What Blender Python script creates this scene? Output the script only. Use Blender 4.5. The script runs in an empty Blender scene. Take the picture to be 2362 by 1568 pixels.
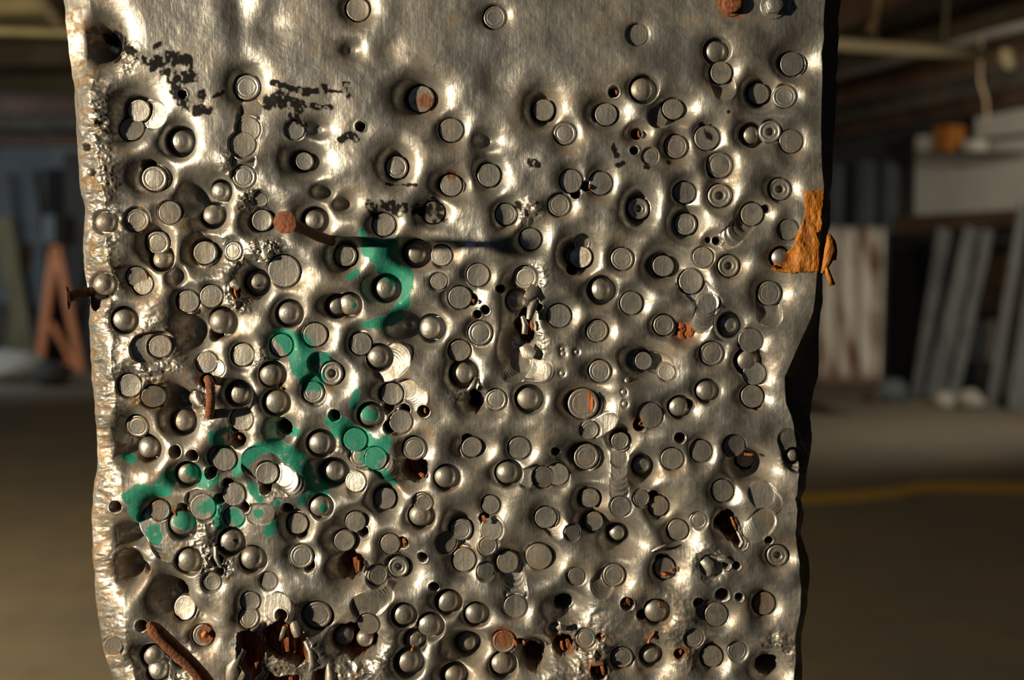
import bpy, math, random
import numpy as np
from mathutils import Vector, Matrix

# ------------------------------------------------------------------ camera
FX, W, H = 2532.0, 2362.0, 1568.0
D = 0.456                      # camera to post face (m)
CZ = 1.5                       # camera height
PITCH = math.radians(4.15)
sc = bpy.context.scene
col = sc.collection
cam_d = bpy.data.cameras.new('camera')
cam = bpy.data.objects.new('camera', cam_d); col.objects.link(cam)
cam.location = (0, -D, CZ)
cam.rotation_euler = (math.pi/2 - PITCH, 0, 0)
cam_d.sensor_width = 36.0
cam_d.lens = 36.0*FX/W
cam_d.clip_start = 0.01; cam_d.clip_end = 100
cam_d.dof.use_dof = True
cam_d.dof.focus_distance = D - 0.001
cam_d.dof.aperture_fstop = 7.0
sc.camera = cam
sc.view_settings.view_transform = 'Standard'
sc.view_settings.look = 'None'
sc.view_settings.exposure = 0.0
sc.view_settings.gamma = 1.0
sc.view_settings.use_curve_mapping = False

# ------------------------------------------------------------------ light
wd = bpy.data.worlds.new('world'); sc.world = wd; wd.use_nodes = True
wd.node_tree.nodes['Background'].inputs[0].default_value = (0.62, 0.74, 1.0, 1)
wd.node_tree.nodes['Background'].inputs[1].default_value = 0.004

def area(name, loc, target, size, power, color, sy=None, spread=180):
    l = bpy.data.lights.new(name, 'AREA'); l.energy = power; l.color = color
    l.shape = 'RECTANGLE' if sy else 'DISK'; l.size = size
    if sy: l.size_y = sy
    l.spread = math.radians(spread)
    o = bpy.data.objects.new(name, l); col.objects.link(o)
    o.location = loc
    o.rotation_euler = (Vector(target)-Vector(loc)).to_track_quat('-Z', 'Y').to_euler()
    return o
area('work_lamp', (-1.71, -1.03, 1.67), (0, 0, 1.46), 0.07, 8.7, (1.0, 0.82, 0.56), spread=70)
area('cool_fill', (-1.3, -4.5, 2.3), (0, 0, 1.4), 2.2, 3.2, (0.62, 0.78, 1.0), 2.0)  # added cool fill behind the camera, no real doorway
def fill_spot(name, loc, power, color, aim, rad=0.15):
    l = bpy.data.lights.new(name, 'SPOT'); l.energy = power; l.color = color; l.shadow_soft_size = rad
    l.spot_size = math.radians(150); l.spot_blend = 0.7
    o = bpy.data.objects.new(name, l); col.objects.link(o); o.location = loc
    o.rotation_euler = Vector(aim).to_track_quat('-Z', 'Y').to_euler()
fill_spot('hall_fill_left', (-3.6, 2.2, 2.3), 480.0, (1.0, 0.80, 0.50), (0.55, 0.8, -0.30))  # added warm fill out of frame, brightens the left floor and ceiling
fill_spot('hall_fill_right', (4.8, 7.4, 2.8), 270.0, (1.0, 0.90, 0.74), (-0.5, 0.9, -0.15))  # added fill out of frame for the right wall and floor
fill_spot('hall_fill_far', (-8.2, 11.0, 2.2), 230.0, (0.80, 0.90, 1.0), (0.35, 0.9, -0.1))  # added cool fill, brightens the back wall on the left

# ------------------------------------------------------------------ helpers
cp, sp = math.cos(PITCH), math.sin(PITCH)
def ray(px, py):
    u = (np.asarray(px, float)-W/2)/FX; v = (np.asarray(py, float)-H/2)/FX
    return u, cp - v*sp, -sp - v*cp       # per unit of depth along the axis
def P(px, py, Y=0.0):
    """point of the vertical plane at world Y that shows at pixel px,py"""
    dx, dy, dz = ray(px, py)
    t = (np.asarray(Y, float)+D)/dy
    return np.stack([dx*t, dy*t-D, CZ+dz*t], -1)
def PV(px, py, Y=0.0): return Vector(P(px, py, Y).tolist())
def floor_pt(px, py, z=0.0):
    dx, dy, dz = ray(px, py); t = (z-CZ)/dz
    return Vector((float(dx*t), float(dy*t-D), z))
S = D/FX                                   # metres per photo pixel on the post

def mesh_obj(name, verts, faces, mat, parent=None, smooth=True, loc=None):
    me = bpy.data.meshes.new(name)
    v = np.asarray(verts, float)
    if loc is not None: v = v - np.asarray(loc, float)
    me.from_pydata(v.tolist(), [], faces)
    if smooth: me.shade_smooth()
    me.materials.append(mat)
    o = bpy.data.objects.new(name, me); col.objects.link(o)
    if loc is not None: o.location = loc
    if parent: o.parent = parent
    return o
def local(o, parent):
    """parent o keeping its world place (parents are never rotated)"""
    o.parent = parent; o.location = o.location - parent.matrix_basis.translation
    return o
def tag(o, label=None, cat=None, group=None, kind=None):
    if label: o['label'] = label
    if cat: o['category'] = cat
    if group: o['group'] = group
    if kind: o['kind'] = kind
    return o
def empty(name, loc, label, cat, group=None):
    o = bpy.data.objects.new(name, None); col.objects.link(o); o.location = loc
    o.empty_display_size = 0.02
    return tag(o, label, cat, group)

class N:
    def __init__(s, name):
        s.m = bpy.data.materials.new(name); s.m.use_nodes = True
        s.t = s.m.node_tree; s.b = s.t.nodes['Principled BSDF']
    def n(s, typ, **kw):
        x = s.t.nodes.new(typ)
        for k, v in kw.items(): setattr(x, k, v)
        return x
    def l(s, a, b): s.t.links.new(a, b)
    def val(s, sock, v):
        if hasattr(v, 'is_linked') or hasattr(v, 'links'): s.l(v, sock)
        else: sock.default_value = v
    def noise(s, scale, detail=4, rough=0.6, vec=None, dist=0.0):
        x = s.n('ShaderNodeTexNoise'); x.inputs['Scale'].default_value = scale
        x.inputs['Detail'].default_value = detail; x.inputs['Roughness'].default_value = rough
        x.inputs['Distortion'].default_value = dist
        if vec is None:
            vec = s.pos()
        s.l(vec, x.inputs['Vector']); return x.outputs['Fac']
    def pos(s):
        if not hasattr(s, '_p'): s._p = s.n('ShaderNodeNewGeometry').outputs['Position']
        return s._p
    def stretch(s, sx, sy, sz):
        x = s.n('ShaderNodeMapping'); x.inputs['Scale'].default_value = (sx, sy, sz)
        s.l(s.pos(), x.inputs['Vector']); return x.outputs['Vector']
    def ramp(s, f, a, b, lo=0.0, hi=1.0):
        x = s.n('ShaderNodeMapRange'); s.l(f, x.inputs[0])
        for i, v in zip((1, 2, 3, 4), (a, b, lo, hi)): x.inputs[i].default_value = v
        return x.outputs[0]
    def mix(s, f, a, b):
        x = s.n('ShaderNodeMix', data_type='RGBA')
        s.val(x.inputs[0], f)
        for k, v in ((6, a), (7, b)):
            if isinstance(v, tuple): x.inputs[k].default_value = v if len(v) == 4 else v+(1,)
            else: s.l(v, x.inputs[k])
        return x.outputs[2]
    def fmix(s, f, a, b):
        x = s.n('ShaderNodeMix', data_type='FLOAT')
        for k, v in ((0, f), (2, a), (3, b)): s.val(x.inputs[k], v)
        return x.outputs[0]
    def math(s, op, a, b=0.0, clamp=False):
        x = s.n('ShaderNodeMath', operation=op, use_clamp=clamp)
        s.val(x.inputs[0], a); s.val(x.inputs[1], b); return x.outputs[0]
    def bump(s, h, dist, strength=1.0, prev=None):
        x = s.n('ShaderNodeBump'); x.inputs['Distance'].default_value = dist
        x.inputs['Strength'].default_value = strength; s.l(h, x.inputs['Height'])
        if prev: s.l(prev, x.inputs['Normal'])
        return x.outputs[0]

def simple(name, c1, c2, scale=8, rough=0.8, metal=0.0, bump=0.0, st=(1, 1, 1), contrast=(0.35, 0.65)):
    m = N(name); f = m.ramp(m.noise(scale, 5, 0.62, m.stretch(*st)), *contrast)
    m.l(m.mix(f, c1, c2), m.b.inputs['Base Color'])
    m.b.inputs['Roughness'].default_value = rough; m.b.inputs['Metallic'].default_value = metal
    if bump: m.l(m.bump(f, bump), m.b.inputs['Normal'])
    return m.m

# --- the aluminium skin: colours from vertex masks (R teal paint, G ink, B dirt / rust, A wood inside)
def sheet_material():
    m = N('dented_aluminium')
    at = m.n('ShaderNodeAttribute', attribute_name='mask')
    sep = m.n('ShaderNodeSeparateColor'); m.l(at.outputs['Color'], sep.inputs[0])
    teal, ink, dirt, wood = sep.outputs[0], sep.outputs[1], sep.outputs[2], at.outputs['Alpha']
    fine = m.noise(1400, 4, 0.65); mid = m.noise(220, 6, 0.7); big = m.noise(38, 5, 0.6)
    vert = m.noise(420, 4, 0.6, m.stretch(2.2, 1, 0.14))
    diag = m.noise(300, 3, 0.6, m.stretch(0.9, 1, 0.5), 1.4)
    c = m.mix(m.ramp(mid, 0.3, 0.72), (0.49, 0.49, 0.475), (0.29, 0.29, 0.28))
    c = m.mix(m.ramp(vert, 0.56, 0.72, 0, 0.4), c, (0.78, 0.76, 0.70))
    # ochre dust film, patchy, and specks
    film = m.math('MULTIPLY', m.ramp(big, 0.42, 0.66), m.ramp(mid, 0.35, 0.62))
    c = m.mix(m.math('MULTIPLY', film, 0.36), c, (0.30, 0.20, 0.085))
    dm = m.math('MULTIPLY', dirt, m.ramp(mid, 0.30, 0.60, 0.35, 1.0), True)
    c = m.mix(dm, c, m.mix(m.ramp(fine, 0.35, 0.65), (0.30, 0.17, 0.055), (0.13, 0.075, 0.035)))
    specks = m.ramp(m.noise(520, 2, 0.5), 0.70, 0.74)
    c = m.mix(m.math('MULTIPLY', specks, 0.6), c, (0.36, 0.21, 0.06))
    c = m.mix(ink, c, (0.012, 0.011, 0.012))
    tealc = m.mix(m.ramp(mid, 0.35, 0.7), (0.010, 0.30, 0.21), (0.02, 0.19, 0.14))
    c = m.mix(teal, c, tealc)
    woodc = m.mix(m.ramp(m.noise(260, 4, 0.7, m.stretch(2.5, 2.5, 0.35)), 0.4, 0.62), (0.035, 0.014, 0.007), (0.34, 0.10, 0.028))
    c = m.mix(wood, c, woodc)
    m.l(c, m.b.inputs['Base Color'])
    cover = m.math('MAXIMUM', m.math('MAXIMUM', teal, ink), wood, True)
    cover = m.math('MAXIMUM', cover, m.math('MULTIPLY', dm, 0.75), True)
    bare = m.math('SUBTRACT', 1.0, cover, True)
    met = m.math('MULTIPLY', bare, m.math('SUBTRACT', 0.85, m.math('MULTIPLY', film, 0.4)))
    m.l(met, m.b.inputs['Metallic'])
    r = m.ramp(mid, 0.25, 0.75, 0.34, 0.50)
    r = m.math('ADD', r, m.math('MULTIPLY', film, 0.12))
    r = m.fmix(cover, r, 0.62)
    r = m.fmix(wood, r, 0.9)
    m.l(r, m.b.inputs['Roughness'])
    m.l(m.math('SUBTRACT', 0.5, m.math('MULTIPLY', ink, 0.42)), m.b.inputs['Specular IOR Level'])
    nb = m.bump(mid, 0.00022, 0.8)
    nb = m.bump(diag, 0.00018, 0.7, nb)
    nb = m.bump(vert, 0.00010, 0.8, nb)
    nb = m.bump(fine, 0.00004, 0.8, nb)
    m.l(nb, m.b.inputs['Normal'])
    return m.m
M_SHEET = sheet_material()
M_WOOD = simple('splintered_wood', (0.16, 0.045, 0.014), (0.62, 0.20, 0.055), 260, 0.85, 0, 0.0006, (2.2, 2.2, 0.3), (0.38, 0.6))
M_CORE = simple('old_timber', (0.10, 0.045, 0.02), (0.28, 0.13, 0.055), 60, 0.9, 0, 0.001, (2, 2, 0.2))
M_RUST = simple('rusted_steel', (0.15, 0.055, 0.03), (0.38, 0.14, 0.065), 700, 0.8, 0.15, 0.0003)
M_RUSTDK = simple('dark_and_shaded_rust', (0.06, 0.028, 0.018), (0.22, 0.09, 0.045), 800, 0.75, 0.2, 0.0003)
M_ZINC = simple('worn_zinc', (0.33, 0.34, 0.34), (0.52, 0.52, 0.50), 500, 0.45, 0.8, 0.0001)
M_TAPE = simple('orange_brown_tape', (0.24, 0.075, 0.008), (0.56, 0.21, 0.02), 110, 0.55, 0, 0.0009, (1.4, 1, 0.6), (0.34, 0.68))

# ------------------------------------------------------------------ raster maps of the post face (1 cell = 1 photo pixel)
X0, X1, Y0, Y1 = 90, 2010, -70, 1640
RW, RH = X1-X0, Y1-Y0
gx, gy = np.meshgrid(np.arange(X0, X1, dtype=np.float32), np.arange(Y0, Y1, dtype=np.float32))
rng = np.random.default_rng(11); random.seed(11)
def vnoise(cx, cy=None, seed=0):
    """smooth value noise, cell size in pixels, range -1..1"""
    cy = cy or cx; r = np.random.default_rng(seed+1000)
    g = r.uniform(-1, 1, (int(RH/cy)+3, int(RW/cx)+3)).astype(np.float32)
    a = np.arange(RW)/cx; b = np.arange(RH)/cy
    ai = a.astype(int); bi = b.astype(int); af = a-ai; bf = b-bi
    af = (af*af*(3-2*af)).astype(np.float32); bf = (bf*bf*(3-2*bf)).astype(np.float32)
    row = g[:, ai]*(1-af)+g[:, ai+1]*af
    return row[bi]*(1-bf)[:, None]+row[bi+1]*bf[:, None]
def fbm(c, o=4, seed=0, cy=None):
    s = 0; a = 1; t = 0
    for i in range(o):
        s = s + a*vnoise(max(c/2**i, 1.6), max((cy or c)/2**i, 1.6), seed+17*i); t += a; a *= .55
    return s/t
def win(x, y, R):
    a = max(int(x-X0-R), 0); b = min(int(x-X0+R)+2, RW); c = max(int(y-Y0-R), 0); d = min(int(y-Y0+R)+2, RH)
    return slice(c, d), slice(a, b)
sst = lambda e0, e1, v: (lambda t: t*t*(3-2*t))(np.clip((v-e0)/(e1-e0), 0, 1))

# F flat round strike, D domed strike, C ringed strike with a centre hole, H open hole, B soft dent only, A row of shallow overlapping strikes
# columns: kind x y r [bowl radius] [bowl depth]   (A: kind x y r dx dy n)
FEAT = """
B 250 105 12 62 40;H 261 128 13;F 571 202 30 52 20;F 320 255 27 66 26;F 302 296 28 46 20;A 345 262 34 -8 -3 4;D 416 326 27 50 24
F 703 372 21 52 32;F 357 412 30 62 24;H 337 381 17;F 564 408 27 40 8;D 504 441 22 46 20;D 486 495 24 56 30;B 450 455 10 60 26;F 574 298 28 36 4
F 561 333 30 38 4;A 576 250 28 -3 24 5;B 733 298 12 34 14;F 605 508 25 52 26;D 723 507 24 48 22;B 750 444 6 30 18;D 243 512 24 34 10;F 316 508 28 36 6
F 392 490 27 48 10;H 206 341 8;D 212 397 10 18 5;H 425 219 9;F 826 22 28 48 14;F 1141 40 27 40 8;B 813 116 8 34 10;F 972 229 31 58 34;H 833 293 10
F 1041 300 28 46 14;B 1121 325 5 34 16;F 916 386 26 50 24;F 1041 427 26 50 20;F 1128 404 27 52 20;F 1254 254 25 56 24;F 1303 308 26 44 12;F 1317 418 27 40 12
H 1328 447 11;H 1353 429 12;F 1385 423 27 44 14;F 1290 473 27 40 8;F 1168 494 25 44 14;F 886 518 27 42 12;F 1000 490 26 46 16;B 796 472 7 32 20
F 1469 81 25 38 6;D 1648 118 26 38 8;F 1663 168 26 46 14;A 1666 180 26 2 7 4;D 1479 206 28 40 10;H 1416 212 12;F 1398 264 26 52 20;F 1552 252 25 50 20
A 1520 268 26 8 -4 3;F 1827 147 28 58 20;F 1750 216 24 50 28;F 1811 222 27 44 10;H 1469 307 13;B 1469 307 26 34 10;H 1462 348 9;F 1560 338 27 48 16
F 1630 318 29 50 14;D 1731 311 22 44 18;C 1777 303 26 42 10;F 1824 326 27 44 12;F 1660 381 30 46 14;H 1643 400 10;F 1580 444 25 44 14;C 1660 451 28 46 14
C 1799 436 26 44 12;C 1472 481 25 52 26;F 1582 517 25 54 24;F 1734 494 27 46 14;A 1722 512 24 -10 10 4;H 1767 481 9;D 239 656 26 36 12;F 365 560 27 56 22;D 367 596 25 40 12
F 475 583 27 58 30;F 538 579 22 38 10;F 316 639 24 44 16;F 329 656 24 40 14;B 412 636 10 30 18;D 589 651 24 54 28;F 657 625 38 58 14;D 660 627 16 20 2;F 435 695 26 46 16
F 488 683 27 44 12;D 664 722 27 48 16;D 284 737 27 42 12;D 507 742 28 50 18;B 450 765 12 62 26;H 490 772 16;F 727 772 28 50 14;F 650 796 26 44 14
F 372 798 27 40 12;A 335 803 34 6 -1 5;F 561 818 27 44 14;F 476 836 25 38 10;D 624 863 27 40 12;F 302 888 28 40 10;F 356 914 27 44 14;D 548 908 24 44 18;D 634 927 27 42 14
D 448 920 17 40 20;B 414 922 12 44 34;D 417 972 25 52 26;F 558 967 27 38 8;C 766 861 27 44 18;A 735 838 26 6 5 5;H 773 957 13;F 722 905 25 38 8;A 715 890 24 3 6 4;H 644 894 8
F 313 985 27 56 18;D 336 1034 25 50 28;B 290 1020 14 60 30;H 406 1041 14;H 447 1049 13;H 544 1018 18;B 540 1010 24 40 14;H 538 989 10;F 518 1060 27 44 14;A 498 1056 26 5 1 3
H 487 1090 13;H 526 1115 12;H 507 1150 12;H 564 1168 13;A 590 1068 38 6 4 4;F 617 1090 27 50 16;H 614 1125 13;A 650 1100 26 7 5 4;H 652 987 18;B 650 990 26 44 18;D 736 1022 26 50 20
D 767 1088 26 58 32;D 431 1092 24 44 18;F 470 1168 30 42 10;A 450 1156 26 5 6 4;H 269 1167 13;F 367 1178 24 48 16;H 420 1173 12;D 416 1208 28 48 18;A 350 1210 40 9 10 5;F 540 1140 27 42 10
F 540 1192 25 38 8;A 590 1186 24 5 0 4;H 664 1171 12;F 688 1206 24 46 24;H 693 1233 12;D 736 1168 24 38 8;D 531 1247 27 44 14;D 433 1293 27 38 8;D 579 1288 27 38 8
H 333 1311 15;B 308 1230 16 44 34;B 310 1300 18 46 38;F 697 1282 27 48 14;H 713 1304 13;H 408 1368 20;B 398 1370 20 56 30;F 420 1408 28 46 12;F 579 1386 22 40 14;F 575 1424 24 38 10
H 652 1414 13;F 470 1464 25 38 14;D 352 1514 26 50 22;D 358 1549 24 34 10;D 414 1514 20 40 18;F 263 1487 22 32 10;F 735 1414 32 50 26;A 640 1400 34 4 3 3
F 798 589 25 48 26;D 957 583 26 50 26;D 887 664 26 56 22;F 1018 589 25 42 10;F 1012 649 20 34 6;F 1103 634 27 46 12;F 1224 551 25 48 16;F 1061 686 27 52 18;H 1088 691 13
H 1119 715 10;H 1101 725 9;D 774 705 22 40 18;D 801 702 25 38 14;H 1154 666 9;F 1212 640 28 42 8;H 1244 709 8;F 1290 728 28 48 12;D 1385 668 26 48 20;F 1340 593 26 52 30;H 1320 622 12
B 1316 585 14 34 26;D 990 757 26 50 18;B 945 752 14 56 26;F 1108 768 28 52 16;F 1060 809 26 42 14;F 833 793 26 44 18;D 871 823 26 44 16;A 890 850 34 5 -5 5;D 1066 861 26 46 22
F 905 908 26 44 22;H 894 942 13;H 934 944 12;H 978 947 13;H 899 984 14;D 851 957 26 42 14;F 925 972 27 40 8;A 938 900 26 5 4 5;F 1144 922 25 44 12;D 1217 919 26 46 18
B 1095 924 10 34 26;H 1095 914 14;H 1092 936 12;F 1378 763 26 44 12;F 1384 856 26 44 14;F 1345 930 36 62 26;D 1345 928 17 20 2;A 1216 850 26 6 1 6;A 1200 838 26 -3 5 5
D 1297 805 6 12 3;D 1299 816 7 12 3;D 1330 812 7 12 3;D 1297 861 7 14 3;F 1436 597 27 50 12;F 1530 613 25 58 32;F 1457 699 27 50 14;F 1594 649 29 48 14;A 1612 670 28 7 8 4
C 1680 613 26 40 12;H 1635 553 6;H 1655 555 9;B 1640 555 12 32 12;F 1622 593 24 38 8;F 1774 676 28 54 16;A 1776 700 28 0 7 4;D 1797 593 22 38 10;F 1817 530 24 40 8;F 1532 750 25 44 16;H 1535 752 8
B 1583 765 30 46 14;D 1680 749 22 42 18;A 1632 700 24 -2 9 5;F 1731 785 28 44 10;F 1642 815 28 44 12;F 1484 832 21 60 32;A 1512 838 24 4 1 5;D 1723 831 26 44 18;F 1742 862 27 46 12
F 1736 914 27 46 14;H 1747 934 12;D 1628 901 24 40 10;D 1565 938 23 42 14;H 1592 934 11;F 1499 957 30 44 10;H 1476 979 15;F 1360 992 22 34 8;A 1385 985 22 5 -3 4
D 1448 878 8 13 3;D 1439 904 8 13 3;D 1441 931 8 13 3;F 820 1014 28 46 14;F 832 1053 27 40 8;F 867 1057 27 42 8;A 880 1070 26 4 4 4;F 820 1111 25 42 12;F 956 1034 28 46 12
H 955 1085 31;B 945 1090 30 54 20;D 1026 1100 26 40 8;F 888 1150 25 52 26;D 968 1189 26 44 16;F 975 1160 24 38 8;F 820 1203 24 50 18;H 835 1231 13;F 795 1247 24 56 24
H 806 1307 31;B 806 1307 36 54 18;F 900 1255 24 42 12;H 929 1252 13;C 919 1307 24 52 26;H 975 1284 11;H 1002 1352 11;F 1064 1222 25 58 24;F 1028 1255 24 36 6;F 1070 1292 28 50 14
H 1078 1014 13;F 1089 1031 24 50 18;F 1198 1033 26 46 14;D 1169 1090 26 44 14;A 1215 1105 22 5 -2 5;F 1254 1101 25 42 10;F 1287 1095 26 44 10;H 1282 1041 9;F 1352 1052 30 64 34
D 1356 1054 14 18 0;F 1132 1165 22 40 12;H 1117 1197 12;F 1133 1222 26 34 4;F 1124 1260 24 34 4;F 1259 1194 26 46 12;A 1270 1200 26 4 5 4;F 1361 1149 23 50 20;F 1371 1204 22 48 24
F 1243 1283 31 58 26;F 1171 1296 26 54 26;A 1178 1318 27 2 9 6;F 1189 1398 27 44 8;D 1031 1388 26 42 16;D 929 1417 25 38 12;D 989 1443 27 42 14;D 1095 1416 25 42 14
D 1076 1483 22 56 36;F 1163 1478 27 44 16;H 1203 1484 11;D 954 1476 20 40 20;D 940 1526 27 42 18;D 1157 1532 26 40 14;D 793 1470 22 46 30;D 840 1476 20 46 30;D 1045 1557 24 44 22
H 1231 1526 24;B 1231 1500 24 46 28;H 1301 1492 24;B 1300 1490 28 44 16;F 1351 1472 23 34 8;H 1384 1467 9;H 1300 1396 20;B 1305 1398 26 54 24;B 1278 1449 8 20 16;H 1381 1545 20
A 843 1398 34 5 -4 6;F 850 1440 26 44 10;F 1430 1016 21 48 24;H 1567 1008 12;F 1616 1039 25 44 14;F 1550 1057 26 40 10;H 1684 1022 10;F 1695 1030 27 40 8
H 1727 1072 22;B 1727 1072 32 56 26;F 1733 1072 20 22 2;D 1480 1075 20 46 26;A 1430 1060 22 0 13 6;F 1666 1131 26 48 14;F 1432 1169 24 40 8;F 1519 1166 23 44 20;H 1508 1146 13
F 1564 1222 24 50 16;H 1674 1204 26;H 1690 1228 20;H 1706 1250 15;B 1676 1208 26 50 16;A 1758 1140 30 4 5 4;A 1762 1200 28 -4 5 5;D 1424 1232 18 56 34;H 1771 1243 9;C 1792 1279 25 42 14
F 1533 1309 25 44 18;H 1522 1288 10;F 1416 1325 26 48 14;A 1402 1338 26 -4 5 4;F 1640 1302 25 38 8;H 1672 1299 10;H 1696 1301 9;H 1447 1390 15;D 1511 1408 26 44 14;H 1523 1396 9
H 1480 1418 11;H 1610 1386 12;H 1664 1369 16;H 1703 1373 9;F 1651 1415 27 50 14;A 1632 1410 26 4 1 4;F 1763 1391 26 46 14;F 1436 1517 25 42 14;D 1500 1512 21 44 24;H 1567 1505 12
F 1641 1511 25 48 20;H 1773 1541 26;B 1770 1538 30 52 20;A 1822 1015 26 4 10 5;D 1827 1050 16 34 14;B 462 1420 8 40 16;H 330 1440 12;H 476 878 16;B 481 880 18 34 12
B 1190 660 12 44 18;D 1190 694 25 34 6;H 1213 728 17;H 1208 752 20;H 1216 776 17;B 1192 790 18 52 34;B 1200 730 20 52 24;H 541 671 9;H 545 682 7;H 505 1262 8;H 503 1290 13;H 508 1316 11
F 680 300 22 34 4;F 1345 560 20 36 5;F 1500 360 18 34 4;F 1330 1330 20 44 6;B 1150 190 9 60 5;B 900 120 9 50 5;B 620 60 9 60 6;F 1700 1500 22 40 6;F 1600 1470 22 34 6;F 490 1340 22 36 6
F 620 1340 20 38 6;F 870 1330 24 40 6;F 600 460 16 28 5;F 500 850 18 32 5;F 1120 1320 20 36 4;F 1320 1230 18 40 4;F 1480 1150 20 34 4;F 1610 1200 20 36 5;F 1540 860 20 36 4
"""
feats = []
for line in FEAT.strip().replace('\n', ';').split(';'):
    p = line.split(); k = p[0]; v = [float(a) for a in p[1:]]
    if len(v) == 3 and k in 'FDC': v += [v[2]*1.6, 10.0]
    feats.append((k, v))
CX, CY = W/2, 600.0
DS = 2.35
def lift(dep): return min(max(dep-5, 0)*1.25, 32.0)
def comp(x, y, dep):      # a thing sunk by dep pixels shows nearer the vanishing point
    f = 1+(dep*DS-lift(dep))/FX
    return CX+(x-CX)*f, CY+(y-CY)*f

# large undulation of the skin
flute = np.exp(-((gx-(545+0.10*gy))/26)**2)*-9*sst(230, -20, gy) + np.exp(-((gx-(600+0.16*gy))/24)**2)*3*sst(230, 0, gy)
base = 6*fbm(210, 3, 5)+flute
base += np.exp(-((gx-1893)/34)**2-((gy-300)/260)**2)*-6
# bowls, p-norm union
acc = np.zeros((RH, RW), np.float32)
for k, v in feats:
    if k in 'FDCB':
        x, y, r = v[:3]; R, dep = (v[3], v[4]) if len(v) > 4 else (r*1.6, 10)
        R *= 1.0
        x, y = comp(x, y, dep); w = win(x, y, R*2.8)
        jx = 1+0.12*math.sin(x*3.1); 
        d = np.sqrt(((gx[w]-x)*jx)**2+((gy[w]-y)/jx)**2)
        r0 = min(r*0.7, R*0.55)
        sg = (R-r*0.55)*0.92
        t = np.maximum(d-r*0.55, 0)/max(sg, 4)
        if k == 'B' and dep >= 26: dep = dep*1.25
        b = np.maximum(0.62*np.exp(-(t/0.62)**2)+0.38*np.exp(-(t/1.25)**2)-0.015, 0)*dep*DS
        acc[w] += b**1.8
bowl = acc**(1/1.8)
h = base-bowl
rough_zone = sst(760, 330, gx+70*fbm(120, 2, 9))*sst(330, 520, gy+40*fbm(90, 2, 3))
crum = 1-np.abs(fbm(20, 4, 21)); crum2 = 1-np.abs(fbm(9, 3, 31))
crumL = 1-np.abs(fbm(36, 4, 221, 26))
h += rough_zone*((crumL-0.6)*12)*sst(-0.1, 0.5, fbm(130, 2, 77))
h += 0.9*fbm(26, 3, 44)+sst(60, 420, gy)*(7*fbm(74, 2, 45)+1.2*fbm(38, 2, 46))+sst(420, 60, gy)*3*fbm(80, 2, 47, 160)
# scabby torn patches
for x, y, R, a in [(545, 375, 46, 7), (612, 575, 44, 13), (548, 690, 40, 12), (500, 1300, 44, 12), (450, 930, 44, 10), (600, 830, 36, 8), (580, 470, 40, 9), (1195, 1010, 22, 5),
                   (1080, 900, 46, 8), (1225, 790, 46, 5), (1240, 640, 36, 5), (1640, 1300, 50, 9), (640, 1500, 100, 9), (820, 1510, 90, 8), (1330, 1500, 120, 5), (470, 1180, 50, 6),
                   (540, 590, 30, 8), (760, 1050, 40, 6), (1380, 1520, 60, 6), (400, 1530, 60, 8), (1220, 490, 36, 7), (1530, 1420, 90, 4), (1600, 1500, 60, 5), (1830, 1060, 30, 8), (325, 890, 50, 8),
                   (350, 800, 70, 6), (640, 1110, 60, 5), (290, 130, 40, 6), (1795, 1500, 50, 9)]:
    w = win(x, y, R*1.3); d = np.hypot(gx[w]-x, gy[w]-y)/R
    h[w] += a*sst(1.25, 0.4, d)*((crumL[w]-0.62)*1.5+(crum[w]-0.6)*(0.9 if R < 50 else 0.5)+(crum2[w]-0.6)*(0.4 if R < 50 else 0.1))
soft = h.copy()
heads = []       # (kind,x,y,r,plane)
def plane_at(x, y, rr, k=0.45):
    w = win(x, y, rr); X, Y, Z = gx[w]-x, gy[w]-y, soft[w]
    m = X*X+Y*Y < rr*rr
    X, Y, Z = X[m], Y[m], Z[m]
    A = np.stack([X, Y, np.ones_like(X)], 1)
    s, *_ = np.linalg.lstsq(A, Z, rcond=None)
    g = math.hypot(s[0], s[1]); k = min(k, 0.28/max(g, 1e-3))
    return float(s[0])*k, float(s[1])*k, float(s[2])
def disc_cut(x, y, r, pl, off, e=1.3):
    w = win(x, y, r+4); X, Y = gx[w]-x, gy[w]-y; d = np.hypot(X, Y)
    z = pl[0]*X+pl[1]*Y+pl[2]+off
    t = sst(r+e, r-e, d); h[w] = h[w]*(1-t)+z*t
def lip(x, y, r, a, wd=5):
    w = win(x, y, r+3*wd); d = np.hypot(gx[w]-x, gy[w]-y)
    h[w] += a*np.exp(-((d-r-wd*.6)/wd)**2)
order = {'A': 0, 'F': 1, 'C': 1, 'D': 2, 'B': 0, 'H': 3}
n_skip = 0
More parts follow.
